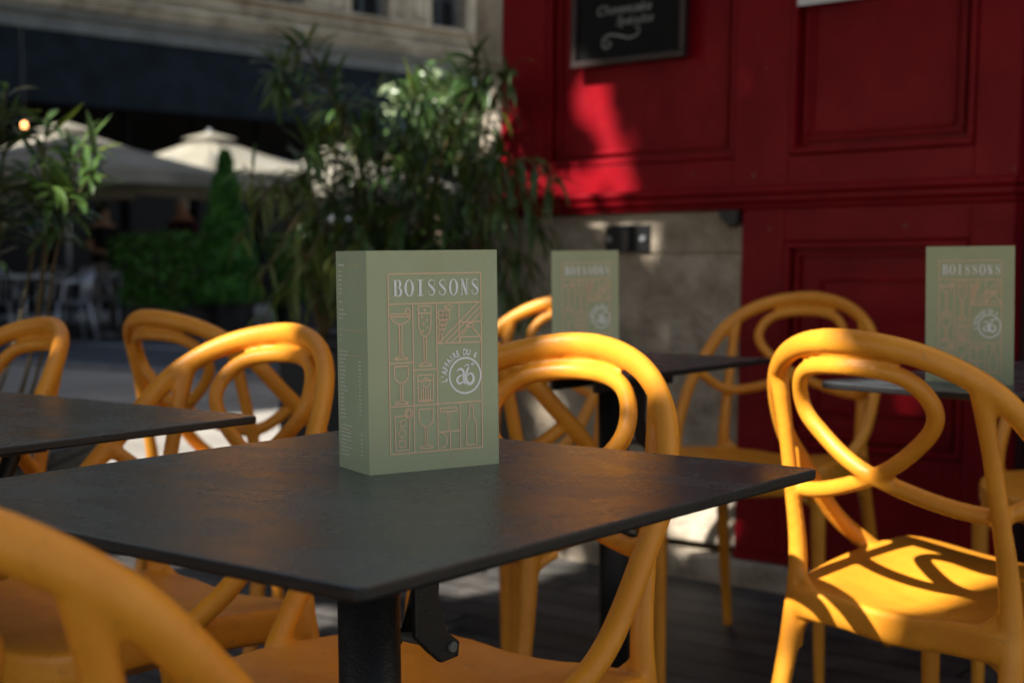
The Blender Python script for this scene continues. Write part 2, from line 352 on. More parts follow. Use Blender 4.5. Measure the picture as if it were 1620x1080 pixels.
for k in ('P', 'H'): SH[k] = _h[np.argmin(((_h-SH[k])**2).sum(1))]
SH['lT'] = np.array([-.2545, .7850]); SH['l1'] = np.array([.0744, -.2315, .7745])
def z2(t): return np.array([0, t[0], t[1]])
def sweep(mb, pts, wa, wb, nrm, n=14):
    """elliptical tube: half-width wa in the surface, wb along nrm"""
    N = len(pts); P = [Vector(p) for p in pts]; rings = []
    for i, p in enumerate(P):
        t = (P[min(i+1, N-1)]-P[max(i-1, 0)]).normalized(); nn = Vector(nrm(p)); nn = (nn - t*nn.dot(t)).normalized(); a = t.cross(nn)
        ra = wa[i] if hasattr(wa, '__len__') else wa; rb_ = wb[i] if hasattr(wb, '__len__') else wb
        rings.append([p + a*(ra*math.cos(k*2*PI/n)) + nn*(rb_*math.sin(k*2*PI/n)) for k in range(n)])
    vs = [v for r_ in rings for v in r_]
    fs = [(i*n+k, i*n+(k+1) % n, (i+1)*n+(k+1) % n, (i+1)*n+k) for i in range(N-1) for k in range(n)]
    fs += [tuple(range(n-1, -1, -1)), tuple((N-1)*n+k for k in range(n))]
    mb.add(vs, fs)
def radial(p):     # outward direction of the curved back
    v = Vector((p.x*1.0, p.y-.16, .12)); return v.normalized()
def build_chair():
    half = [SH[k] for k in ('h1', 'h2', 'h3', 'h4', 'h5', 'A')]
    hoop = cr([p*mir for p in half[::-1]]+[z2(SH['hT'])]+half, 10)
    lh = [SH['l1'], SH['l2'], SH['l3'], z2(SH['X']), SH['Q']*mir, SH['H']*mir]
    loop = cr([p*mir for p in lh[::-1]]+[z2(SH['lT'])]+lh, 10)
    mb = MB()
    nh = len(hoop); f = [abs(2*i/(nh-1)-1) for i in range(nh)]           # 0 at the top, 1 at the arms
    sweep(mb, hoop, [.0165-.0025*a for a in f], [.0132+.0002*a for a in f], radial)
    sweep(mb, loop, [.0118]*len(loop), [.0105]*len(loop), radial)
    for s in (1, -1):
        m3 = np.array([s, 1, 1]); P_, S_, R_ = SH['P']*m3, SH['S']*m3, SH['R']*m3
        Rm = S_*.55+R_*.45+np.array([0, .012, 0])
        post = cr([P_, (P_*.5+S_*.5)+np.array([0, .004, 0]), S_+np.array([0, -.004, .0]), Rm, R_], 10); n = len(post)
        zz = post[:, 2]
        rr = [.0118+.004*max(0, 1-abs(z-.46)/.14)+(.0025*max(0, (z-.70)/.06)) for z in zz]
        rr = [r if z > .44 else max(.0115, .0165-.005*(.44-z)/.44) for r, z in zip(rr, zz)]
        sweep(mb, post, rr, [r*.92 for r in rr], radial)
        leg = cr([SH['L']*m3, (SH['L']*.5+SH['G']*.5)*m3, SH['G']*m3], 10)
        rr = [.0165-.0055*(1-z/.43) for z in leg[:, 2]]
        sweep(mb, leg, rr, rr, lambda p: Vector((0, 1, 0)))
        for a_, b_ in (((s*.168, -.133, .37), (s*.125, -.140, .428)), ((s*.172, -.135, .37), (s*.186, -.085, .425)), ((s*.176, .20, .37), (s*.130, .205, .42)), ((s*.176, .20, .37), (s*.184, .155, .42)), ((s*.166, -.134, .52), (s*.135, -.140, .455))):
            a_, b_ = Vector(a_), Vector(b_); c_0 = Vector((a_.x*.6+b_.x*.4, a_.y*.6+b_.y*.4, b_.z*.62+a_.z*.38)) + Vector((a_.x-b_.x, a_.y-b_.y, 0))*.18
            sweep(mb, cr([a_, c_0, b_], 5), .0085, .0075, lambda p: Vector((.3, 1, .1)), 10)
    # seat slab: outline, saddle surface, rounded rim, apron
    NT = 96
    hp = [(0, -.152), (.06, -.152), (.12, -.152), (.160, -.152), (.179, -.140), (.186, -.09), (.194, -.02), (.199, .06), (.199, .13), (.190, .185), (.155, .219), (.09, .231), (0, .236)]
    cl = hp+[(-x, y) for x, y in hp[-2:0:-1]]; cl = cr([(*p, 0) for p in cl[-2:]+cl+cl[:3]], 8)[16:-16-8]
    seg = np.linalg.norm(np.diff(np.vstack([cl, cl[:1]]), axis=0), axis=1); cum = np.concatenate([[0], np.cumsum(seg)])
    def outline(th):
        q_ = (th/(2*PI) % 1)*cum[-1]; i = min(len(cl)-1, int(np.searchsorted(cum, q_, 'right'))-1); f = (q_-cum[i])/max(seg[i], 1e-9); p = cl[i]*(1-f)+cl[(i+1) % len(cl)]*f
        return p[0], p[1]
    def ztop(X, Y, rho):
        z = .4585 + .020*(X/.2)**2*(1 if Y > -.05 else max(.25, 1+(Y+.05)*8)) + .012*math.sin(min(1, max(0, (Y+.05)/.22))*PI/2)
        z -= .018*max(0, 1-((X/.15)**2+((Y+.02)/.15)**2))
        if Y > .15: z -= .45*(Y-.15)**1.4
        return z
    rings = []
    for rho, dz in ((0.02, 0), (.2, 0), (.4, 0), (.6, 0), (.78, 0), (.9, 0), (.965, -.0006), (.990, -.003), (1.0, -.009), (1.0, -.036), (.990, -.044), (.95, -.047), (.6, -.040), (.02, -.040)):
        ring = []
        for k in range(NT):
            X, Y = outline(2*PI*k/NT); X *= rho; Y = .045+(Y-.045)*rho
            z = ztop(X, Y, rho)+dz
            if dz < -.03 and rho < .99: z = ztop(*outline(2*PI*k/NT), 1)+dz if rho > .9 else .412
            ring.append((X, Y, z))
        rings.append(ring)
    vs = [v for r_ in rings for v in r_]
    fs = [(i*NT+k, i*NT+(k+1) % NT, (i+1)*NT+(k+1) % NT, (i+1)*NT+k) for i in range(len(rings)-1) for k in range(NT)]
    fs += [tuple(range(NT-1, -1, -1)), tuple((len(rings)-1)*NT+k for k in range(NT))]
    mb.add(vs, fs)
    me = mb.mesh('chair_body', YEL); ob = bpy.data.objects.new('tmp', me); COL.objects.link(ob)
    rm = ob.modifiers.new('r', 'REMESH'); rm.mode = 'VOXEL'; rm.voxel_size = .0033; rm.adaptivity = 0
    sm = ob.modifiers.new('s', 'SMOOTH'); sm.factor = .5; sm.iterations = 7
    dg = bpy.context.evaluated_depsgraph_get(); dg.update()
    full = bpy.data.meshes.new_from_object(ob.evaluated_get(dg)); bpy.data.objects.remove(ob)
    nv = len(full.vertices); co = np.empty(nv*3); full.vertices.foreach_get('co', co); co = co.reshape(-1, 3)
    npoly = len(full.polygons); lt = np.empty(npoly, dtype=np.int32); full.polygons.foreach_get('loop_total', lt)
    lv = np.empty(len(full.loops), dtype=np.int32); full.loops.foreach_get('vertex_index', lv)
    nr = np.empty(nv*3); full.vertices.foreach_get('normal', nr); nr = nr.reshape(-1, 3)
    ls = np.concatenate([[0], np.cumsum(lt)[:-1]])
    cen = co[lv[ls]]
    x, y, z = cen.T
    # seat = points near the slab; back = above; legs = below
    cat_ = np.full(npoly, 0)
    onrim = (z > .405) & (z < .50)
    back = (z >= .497) | ((z > .466) & (y < -.150)) | ((z > .470) & (np.abs(x) > .195))
    legf = (z < .418) | ((z < .43) & (y < -.150))
    cat_[back] = 1
    cat_[legf & (y > .0) & (x > 0)] = 2; cat_[legf & (y > .0) & (x <= 0)] = 3; cat_[legf & (y <= .0) & (x > 0)] = 4; cat_[legf & (y <= .0) & (x <= 0)] = 5
    under = (z > .405) & (z < .418) & ((np.abs(x) < .145) | (np.abs(y-.03) < .135)); cat_[under] = 0
    parts = []
    for c, nm in ((0, 'seat'), (1, 'backrest'), (2, 'leg'), (3, 'leg'), (4, 'leg'), (5, 'leg')):
        idx = np.nonzero(cat_ == c)[0]; loops = [lv[ls[i]:ls[i]+lt[i]] for i in idx]
        used = np.unique(np.concatenate(loops)); mp = -np.ones(nv, dtype=np.int64); mp[used] = np.arange(len(used))
        m2 = bpy.data.meshes.new(nm); m2.from_pydata(co[used].tolist(), [], [mp[l].tolist() for l in loops]); m2.materials.append(YEL)
        m2.polygons.foreach_set('use_smooth', [True]*len(m2.polygons)); m2.update()
        m2.normals_split_custom_set_from_vertices(nr[used].tolist())
        parts.append((nm, m2))
    bpy.data.meshes.remove(full)
    return parts
CH = build_chair()
chair0 = empty('cafe_chair')
for nm, me in CH: link(nm, me, chair0)
CG = 'yellow plastic cafe chairs on the terrace'
CHAIRS = [
 ('E', .6107, 1.9644, -.8856, 'sunlit yellow chair at right seen from behind, loop shadows on its seat'),
 ('A', -.3043, .9634, -.3625, 'blurred yellow chair closest to the camera at bottom left'),
 ('C', -.0725, 1.5687, 2.4817, 'yellow chair right behind the large near menu, facing the nearest table'),
 ('B', -.4976, 1.9157, 2.4211, 'yellow chair left of the near menu, behind the tip of the left table'),
 ('D', -.5239, 2.9176, -.6892, 'yellow chair seen from behind between the near left chair and the street'),
 ('F', .5826, 3.2252, 2.6143, 'yellow chair in shade against the red door pier, behind the middle table'),
 ('G', -.006, 2.587, -.75, 'yellow chair mostly hidden behind the near menu, pushed to the middle table'),
 ('J', -.0135, 3.3147, 2.4021, 'yellow chair by the stone base, just left of the middle menu'),
 ('L', -.9667, 2.2481, 2.3419, 'yellow chair cut by the left edge, behind the left table'),
 ('K', 1.17, 2.78, 2.42, 'yellow chair at the far right behind the right table, mostly hidden'),
]
for i, (k, x, y, a, lab) in enumerate(CHAIRS):
    o = chair0 if i == 0 else copy_tree(chair0)
    o.location = (x, y, 0.0); o.rotation_euler = (0, 0, a); tag(o, lab, 'chair', CG)

# ================================================================ TABLES
TZ = .738
def rounded_rect(hx, hy, r, n=6):
    out = []
    for cx, cy, a0 in ((hx-r, hy-r, 0), (-hx+r, hy-r, PI/2), (-hx+r, -hy+r, PI), (hx-r, -hy+r, 3*PI/2)):
        for k in range(n+1):
            a = a0+PI/2*k/n; out.append((cx+r*math.cos(a), cy+r*math.sin(a)))
    return out
def make_table(name, cx, cy, yaw, hx, hy, label, pole=(0, 0), rad=.008, flip=1):
    t = empty(name, (cx, cy, 0), yaw, label=label, cat='table', group='slate topped folding cafe tables')
    th = .0095; rr = rounded_rect(hx, hy, rad); n = len(rr); mb = MB(); lv_ = []
    prof = ((-.0022, 0), (-.0006, -.0006), (0, -.0022), (0, -th+.002), (-.0012, -th))
    for off, dz in prof:
        sx = (hx+off)/hx; sy = (hy+off)/hy
        lv_.append([(x*sx, y*sy, TZ+dz) for x, y in rr])
    vs = [v for l in lv_ for v in l]
    mb.add(vs, [tuple(range(n))], 0); 
    mb.f += [(i*n+(k+1) % n, i*n+k, (i+1)*n+k, (i+1)*n+(k+1) % n) for i in range(len(prof)-1) for k in range(n)]; mb.m += [0 if i < 1 else 1 for i in range(len(prof)-1) for k in range(n)]
    mb.f += [tuple((len(prof)-1)*n+k for k in range(n-1, -1, -1))]; mb.m += [1]
    mb.obj('tabletop', [TOP, EDGE], t)
    px, py = pole; ztop = TZ-th-.006
    mb = MB(); mb.tube([(px, py, .02), (px, py, ztop-.004)], .027, 28); mb.obj('pedestal', IRON, t, smooth=True)
    for p in t.children[-1].data.polygons:
        if len(p.vertices) > 4: p.use_smooth = False
    # folding bracket under the top
    mb = MB(); mb.box(px-.12, px+.12, py-.05, py-.042, ztop-.030, ztop+.004); mb.box(px-.12, px+.12, py+.042, py+.05, ztop-.030, ztop+.004)
    mb.box(px-.12, px+.12, py-.05, py+.05, ztop, ztop+.005)
    for s in (-1, 1):
        y0 = py+s*.034; pr = [(px+.020, ztop-.004), (px+.066, ztop-.004), (px+.054, ztop-.04), (px+.049, ztop-.09), (px+.060, ztop-.122), (px+.076, ztop-.134), (px+.074, ztop-.147), (px+.052, ztop-.148), (px+.036, ztop-.135), (px+.020, ztop-.12)]
        k = len(pr); vs = [(x, y0+dy, z) for dy in (-.003, .003) for x, z in pr]
        mb.add(vs, [tuple(range(k)), tuple(range(2*k-1, k-1, -1))]+[(i, k+i, k+(i+1) % k, (i+1) % k) for i in range(k)])
    mb.obj('folding_bracket', IRON, t, bevel=.0012)
    mb = MB(); mb.tube([(px+.064, py-.040, ztop-.136), (px+.064, py+.040, ztop-.136)], .0048, 14); mb.obj('hinge_pin', GREYM, t, smooth=False)
    mb = MB(); mb.tube([(px+.128, py+.02, ztop-.002), (px+.112, py+.02, ztop-.045), (px+.088, py+.02, ztop-.095), (px+.068, py+.02, ztop-.142)], [.013, .012, .010, .009], 10, asp=.8); mb.obj('release_lever', IRON, t, smooth=True)
    # cross foot
    mb = MB(); mb.lathe([(.036, .012), (.036, .03), (.030, .05), (.0285, .06)], 20, (px, py))
    for k in range(4):
        a = PI/4+k*PI/2; dx, dy = math.cos(a), math.sin(a); nx, ny = -dy, dx
        vs = []
        for d, h, wd in ((.02, .045, .022), (.15, .036, .020), (.27, .022, .018)):
            for sx, zz in ((-1, .006), (1, .006), (1, h), (-1, h)): vs.append((px+dx*d+nx*wd*sx, py+dy*d+ny*wd*sx, zz))
        mb.add(vs, [(0, 1, 2, 3), (11, 10, 9, 8)]+[(j*4+i, (j+1)*4+i, (j+1)*4+(i+1) % 4, j*4+(i+1) % 4) for j in range(2) for i in range(4)])
    mb.obj('base', IRON, t, bevel=.003)
    for k in range(4):
        a = PI/4+k*PI/2; mb = MB(); mb.tube([(px+math.cos(a)*.255, py+math.sin(a)*.255, .0), (px+math.cos(a)*.255, py+math.sin(a)*.255, .008)], .014, 12); mb.obj('foot', IRON, t)
    return t
AYAW = math.atan2(.77456, .6325)
make_table('cafe_table', -.1255, 1.2185, AYAW, .2854, .279, 'nearest slate topped table carrying the large menu')
c4 = Vector((-.308, 1.734, 0)) - AV*.2825 + BV*.58
make_table('cafe_table', c4.x, c4.y, AYAW, .2825, .58, 'long slate topped table running out at the left edge', pole=(.015, -.305))
make_table('cafe_table', .150, 2.557, AYAW, .228, .228, 'middle slate topped table under the half hidden menu', pole=(.012, -.028), rad=.01)
A3 = math.atan2(.632, .775)
c3 = Vector((.443, 2.114, 0)) + Vector((.775, .632, 0))*.2825 + Vector((.632, -.775, 0))*.2825
make_table('cafe_table', c3.x, c3.y, A3, .2825, .2825, 'slate topped table with rounded corners at the right edge', rad=.035)

# ================================================================ MENUS
MW, MH = .130, .1965
def stroke_letter(ch_, x, y, w_, h, mb, T=.0024, t=.0007):
    """condensed serif capitals"""
    def P(a, b): return (x+a*w_, y+b*h)
    def rb_(p, wd): ribbon(mb, p, wd, 0, .0005)
    def stem(a, thick, s0=0, s1=1): rb_([P(a, s0), P(a, s1)], thick)
    def serif(a, b, l=.20): rb_([P(a-l, b), P(a+l, b)], t)
    if ch_ == 'I': stem(.5, T); serif(.5, .012, .36); serif(.5, .988, .36)
    elif ch_ == 'O':
        pts = [(P(.5+.44*math.cos(2*PI*k/28), .5+.5*math.sin(2*PI*k/28))) for k in range(28)]
        rb_closed = [t+(T-t)*abs(math.cos(2*PI*k/28))**1.5 for k in range(28)]; ribbon(mb, pts, rb_closed, 0, .0005, closed=True)
    elif ch_ == 'B':
        stem(.22, T); serif(.16, .012, .16); serif(.16, .988, .16)
        for (y0, y1, ex) in ((.52, .988, .80), (.012, .52, .90)):
            c = (y0+y1)/2; hh = (y1-y0)/2
            pts = [P(.22, y1)]+[P(.50+(ex-.5)*math.cos(a), c+hh*math.sin(a)) for a in [PI/2-PI*k/14 for k in range(15)]]+[P(.22, y0)]
            wd = [t]+[t+(T*.95-t)*abs(math.cos(PI/2-PI*k/14))**1.2 for k in range(15)]+[t]; rb_(pts, wd)
    elif ch_ == 'S':
        c = cr([P(.84, .74), P(.80, .90), P(.50, .985), P(.20, .88), P(.17, .72), P(.42, .57), P(.68, .43), P(.84, .27), P(.76, .10), P(.48, .012), P(.20, .10), P(.13, .27)], 5); n = len(c)
        rb_(c, [t+(T-t)*math.exp(-((i/(n-1)-.5)/.17)**2) for i in range(n)]); rb_([P(.85, .66), P(.85, .93)], t*1.3); rb_([P(.12, .34), P(.12, .06)], t*1.3)
    elif ch_ == 'N':
        stem(.20, t*1.2); stem(.82, t*1.2, -.01); rb_([P(.18, .99), P(.82, .0)], T); serif(.14, .012, .17); serif(.14, .988, .12); serif(.84, .988, .17)
def front_art(mbw, mbc, mbl):
    """white and copper print of the front panel; x 0..MW from the fold, y 0..MH"""
    C = .00110
    X = lambda px: (px-185)/(745-185)*MW
    # picture of the layout taken in panel fractions: fx from fold, fy from top
    def F(fx, fy): return (fx*MW, (1-fy)*MH)
    def line(*p, w_=C, closed=False): ribbon(mbc, [F(*q) for q in p], w_, 0, .0003, closed=closed)
    L_, R_, T_, B_ = .155, .865, .105, .915
    line((L_, T_), (R_, T_)); line((L_, B_), (R_, B_)); line((L_, T_), (L_, B_)); line((R_, T_), (R_, B_))
    v1, v2, v3 = .335, .515, .69
    h1 = .24; line((L_, h1), (R_, h1))
    line((v1, h1), (v1, B_)); line((v2, h1), (v2, B_)); line((v3, h1), (v3, .425)); line((v2, .425), (R_, .425)); line((L_, .505), (v1, .505)); line((v1, .54), (v2, .54))
    line((L_, .70), (R_, .70)); line((v3, .70), (v3, B_)); line((v2, .83), (v3, .83)); line((v3, .33), (R_, .33))
    # diagonals
    for d in (0, .05, .10): line((v2+.01+d, .425), (min(R_, v2+.17+d+.16), .425-.185*((min(R_, v2+.33+d)-(v2+.01+d))/.32)))
    def arc(cx, cy, rx, ry, a0, a1, n=14, **k): line(*[(cx+rx*math.cos(math.radians(a0+(a1-a0)*i/n)), cy-ry*math.sin(math.radians(a0+(a1-a0)*i/n))) for i in range(n+1)], **k)
    def stemglass(cx, y0, y1, yb, rw, ellipse=False):
        if not ellipse:
            line((cx-rw, y0), (cx-rw*.98, y0+(y1-y0)*.55)); line((cx+rw, y0), (cx+rw*.98, y0+(y1-y0)*.55)); arc(cx, y0+(y1-y0)*.55, rw*.98, (y1-y0)*.45, 180, 360); line((cx-rw, y0), (cx+rw, y0))
        line((cx-.010, y1), (cx-.008, yb-.01)); line((cx+.010, y1), (cx+.008, yb-.01)); line((cx-.05, yb), (cx-.008, yb-.012), (cx+.008, yb-.012), (cx+.05, yb)); line((cx-.05, yb+.004), (cx+.05, yb+.004))
    # coupe
    cx = .243; line((cx-.075, .285), (cx+.075, .285)); arc(cx, .285, .075, .045, 180, 360); line((cx-.07, .297), (cx+.07, .297)); stemglass(cx, 0, .33, .485, 0, True); arc(cx+.055, .275, .018, .014, 0, 360, 10)
    # flute
    cx = .425; stemglass(cx, .252, .39, .52, .048); line((cx-.046, .285), (cx+.046, .285))
    for dx, dy in ((-.02, .30), (.015, .315), (-.01, .335), (.02, .35), (-.015, .365), (0, .27)): arc(cx+dx, dy, .005, .0035, 0, 360, 6)
    # grapes
    for i, (a, b) in enumerate([(-.03, 0), (0, 0), (.03, 0), (-.03, .022), (0, .022), (.03, .022), (-.02, .044), (.01, .044), (-.03, .066), (0, .066), (-.02, .088), (-.03, .108), (-.032, .128)]): arc(.572+a, .285+b, .015, .0105, 0, 360, 9)
    line((.575, .272), (.585, .25)); line((.585, .262), (.61, .248), (.64, .255), (.625, .27), (.60, .272), (.585, .262))
    # bottle and bowl at right
    cx = .778; arc(cx, .345, .03, .009, 0, 360, 10); line((cx-.022, .352), (cx-.022, .36), (cx-.08, .40), (cx-.08, .42)); line((cx+.022, .352), (cx+.022, .36), (cx+.08, .40), (cx+.08, .42)); line((cx-.08, .40), (cx+.08, .40))
    # wine glass, tumbler
    stemglass(.243, .52, .595, .685, .052)
    cx = .425; line((cx-.06, .565), (cx-.055, .685), (cx+.055, .685), (cx+.06, .565), (cx-.06, .565)); line((cx-.058, .59), (cx+.058, .59)); arc(cx, .60, .03, .021, 0, 360, 12)
    for d in (-.035, -.018, 0, .018, .035): line((cx+d, .625), (cx+d, .675))
    line((cx-.05, .678), (cx+.05, .678))
    # highball
    cx = .245; line((cx-.055, .745), (cx-.05, .90), (cx+.05, .90), (cx+.055, .745), (cx-.055, .745)); arc(cx+.048, .735, .03, .021, 0, 360, 12); arc(cx+.048, .735, .018, .012, 0, 360, 10)
    line((cx-.02, .77), (cx+.02, .76), (cx+.028, .785), (cx-.012, .795), (cx-.02, .77)); line((cx-.03, .82), (cx+.0, .80), (cx+.025, .825), (cx-.005, .845), (cx-.03, .82)); line((cx-.025, .855), (cx+.02, .855), (cx+.02, .885), (cx-.025, .885), (cx-.025, .855))
    stemglass(.425, .72, .80, .895, .055)
    # corkscrew
    cx = .60; line((cx-.065, .722), (cx+.065, .722)); line((cx-.065, .738), (cx+.065, .738)); line((cx-.065, .722), (cx-.065, .738)); line((cx+.065, .722), (cx+.065, .738)); line((cx-.008, .738), (cx-.008, .768)); line((cx+.008, .738), (cx+.008, .768))
    line(*[(cx+.012*(-1)**i, .772+.0075*i) for i in range(8)])
    arc(.535, .87, .05, .035, -90, 90); line((cx+.01, .83), (cx+.01, B_))
    # bottle
    cx = .778; line((cx-.016, .715), (cx-.016, .765)); line((cx+.016, .715), (cx+.016, .765)); line((cx-.016, .715), (cx+.016, .715)); arc(cx-.034+.0, .795, .018, .03, 0, 0); line((cx-.016, .765), (cx-.04, .80), (cx-.04, .90), (cx+.04, .90), (cx+.04, .80), (cx+.016, .765))
    # heading
    h = .0142; wl = .0080; n = 8; x0, x1 = .195*MW, .85*MW
    for i, c in enumerate('BOISSONS'):
        stroke_letter(c, x0+(x1-x0-wl)*i/(n-1), (1-.205)*MH, wl, h, mbw)
    # round logo
    cx, cy, r_ = .733*MW, (1-.577)*MH, .0160
    ribbon(mbl, [(cx+r_*math.cos(2*PI*k/40), cy+r_*math.sin(2*PI*k/40)) for k in range(40)], .0018, 0, .0005, closed=True)
    def sp(pts, wd):
        c = cr([(cx+a*r_, cy+b*r_) for a, b in pts], 6); m_ = len(c); ribbon(mbl, c, [wd[0]+(wd[1]-wd[0])*math.sin(PI*i/(m_-1)) for i in range(m_)], 0, .0006)
    sp([(-.52, .22), (-.42, .36), (-.22, .36), (-.10, .18), (-.10, -.20), (-.04, -.44), (.10, -.42)], (.0008, .0026))
    sp([(-.12, .06), (-.36, -.02), (-.52, -.22), (-.40, -.44), (-.18, -.36), (-.10, -.18)], (.0008, .0022))
    sp([(.62, .62), (.30, .52), (.10, .20), (.04, -.14), (.16, -.44), (.38, -.46), (.54, -.24), (.46, .04), (.28, .10), (.10, -.06)], (.0008, .0030))
    sp([(-.06, .50), (.16, .62), (.30, .48), (.46, .70), (.62, .62)], (.0006, .0012))
    # curved lettering
    s = "L'AFFAIRE DU 6"; R2 = r_*1.17
    angs = [180+10-i*10.0 for i in range(len(s))]
    for c, a in zip(s, angs):
        if c == ' ': continue
        vs, fs = text_mesh(c, .0078, None, extr=0, align='CENTER', offset=.00028)
        th = math.radians(a); rot = th-PI/2; cs, sn = math.cos(rot), math.sin(rot)
        mbl.add([(cx+R2*math.cos(th)+(x*.72*cs-y*sn), cy+R2*math.sin(th)+(x*.72*sn+y*cs), .0006) for x, y, z in vs], fs)
def side_art(mbw, mbc, W):
    rr = random.Random(3)
    def bar(x, fy, l, h=.0009, m=mbw): m.add([(x, (1-fy)*MH, .0004), (x+l, (1-fy)*MH, .0004), (x+l, (1-fy)*MH+h, .0004), (x, (1-fy)*MH+h, .0004)], [(0, 1, 2, 3)])
    def words(x, fy, l, h=.0009):
        e = x+l
        while x < e-.0015:
            q_ = min(e-x, rr.uniform(.0018, .0045)); bar(x, fy, q_, h*rr.uniform(.8, 1.1)); x += q_+.0009
    words(.007, .068, .014, .0018); mbc.append(MB()); bar(.025, .0665, .034, .0004, mbc[-1])
    for f, l in ((.095, .006), (.115, .008), (.135, .007), (.155, .007), (.175, .009), (.195, .007), (.235, .010), (.27, .012), (.29, .015), (.31, .011)): words(.007, f, l)
    mbc.append(MB()); bar(.010, .36, .049, .0004, mbc[-1])
    for f in (.36, .385, .41): words(.009, f, .003)
    mbc.append(MB()); bar(.010, .475, .049, .0004, mbc[-1])
    for i, f in enumerate([.46+.018*k for k in range(18)]): words(.007, f, rr.uniform(.007, .022)); 
    for i in range(15): words(.050, .50+.017*i, .005, .0009)
    mbc.append(MB()); bar(.010, .82, .049, .0004, mbc[-1])
    for i in range(9): words(.008, .80+.017*i, rr.uniform(.010, .030)); 
    for i in range(6): words(.052, .83+.018*i, .004, .0009)
fw, fc, fl, sw_, sc_ = MB(), MB(), MB(), MB(), []; front_art(fw, fc, fl); SW = .068; side_art(sw_, sc_, SW)
for m_, W_ in ((fw, MW), (fc, MW), (fl, MW), (sw_, SW)):
    m_.v = [(x, y, z*.3+.0007*math.sin(PI*min(1, max(0, x/W_)))*(1-.3*y/MH)) for x, y, z in m_.v]
for m_ in sc_: m_.v = [(x, y, z*.3+.0007*math.sin(PI*min(1, max(0, x/SW)))*(1-.3*y/MH)) for x, y, z in m_.v]
FWm, FCm, FLm, SWm, SCm = fw.mesh('heading', WHITE), fc.mesh('line_drawing', COPPER), fl.mesh('round_emblem', WHITE), sw_.mesh('price_list', WHITE), [m_.mesh('divider_rule', COPPER) for m_ in sc_]
def make_menu(spine, right, left, label, lean=0.0, tilt=0.0):
    """standing folded card: front panel from spine to right, side panel from spine to left, back panel closing it"""
    S = Vector((*spine, 0)); Rt = Vector((*right, 0)); Lf = Vector((*left, 0))
    t = empty('drinks_menu', (S.x, S.y, TZ), 0, label=label, cat='menu', group='green folded drinks menus')
    dx = (Rt-S).normalized(); Rt = S+dx*MW; dl = (Lf-S).normalized(); Lf = S+dl*SW
    for nm, a, d, ln, m in (('front_panel', S, dx, MW, CARD), ('side_panel', Lf, -dl, SW, CARD2), ('back_panel', Rt, (Lf-Rt).normalized(), (Lf-Rt).length, CARD)):
        mb = MB(); nu, nz = 24, 6; nn = Vector((d.y, -d.x, 0)); g = []
        off = a-S
        for side in (0, 1):
            for j in range(nz+1):
                for i in range(nu+1):
                    bow = .0007*math.sin(PI*i/nu)*(1-.3*j/nz)
                    p = Vector((ln*i/nu, -bow*(1 if nm != 'back_panel' else -1)-(0 if side == 0 else -.0006), MH*j/nz)); g.append(p)
        K = (nu+1)*(nz+1); fs = []
        for j in range(nz):
            for i in range(nu):
                k = j*(nu+1)+i; fs.append((k, k+1, k+nu+2, k+nu+1)); fs.append((K+k, K+k+nu+1, K+k+nu+2, K+k+1))
        rim = [i for i in range(nu+1)]+[j*(nu+1)+nu for j in range(1, nz+1)]+[nz*(nu+1)+i for i in range(nu-1, -1, -1)]+[j*(nu+1) for j in range(nz-1, 0, -1)]
        for i in range(len(rim)): a_, b_ = rim[i], rim[(i+1) % len(rim)]; fs.append((a_, K+a_, K+b_, b_))
        mb.add(g, fs); o = mb.obj(nm, m, t, smooth=False)
        o.location = off; o.rotation_euler = (0, 0, math.atan2(d.y, d.x))
        if nm != 'back_panel':
            for me in ((FWm, FCm, FLm) if nm == 'front_panel' else [SWm]+SCm):
                q_ = link(me.name.split('.')[0], me, o); q_.rotation_euler = (PI/2, 0, 0); q_.location = (0, -.0004, 0)
    return t
make_menu((-.126, 1.2493), (-.0134, 1.3135), (-.157, 1.304), 'large green folded drinks menu standing on the nearest table')
make_menu((.066, 2.36), (.178, 2.420), (.105, 2.41), 'green drinks menu on the middle table in front of the stone wall')
m3 = make_menu((.605, 2.095), (.705, 2.012), (.655, 2.15), 'green drinks menu on the right table in front of the red door')

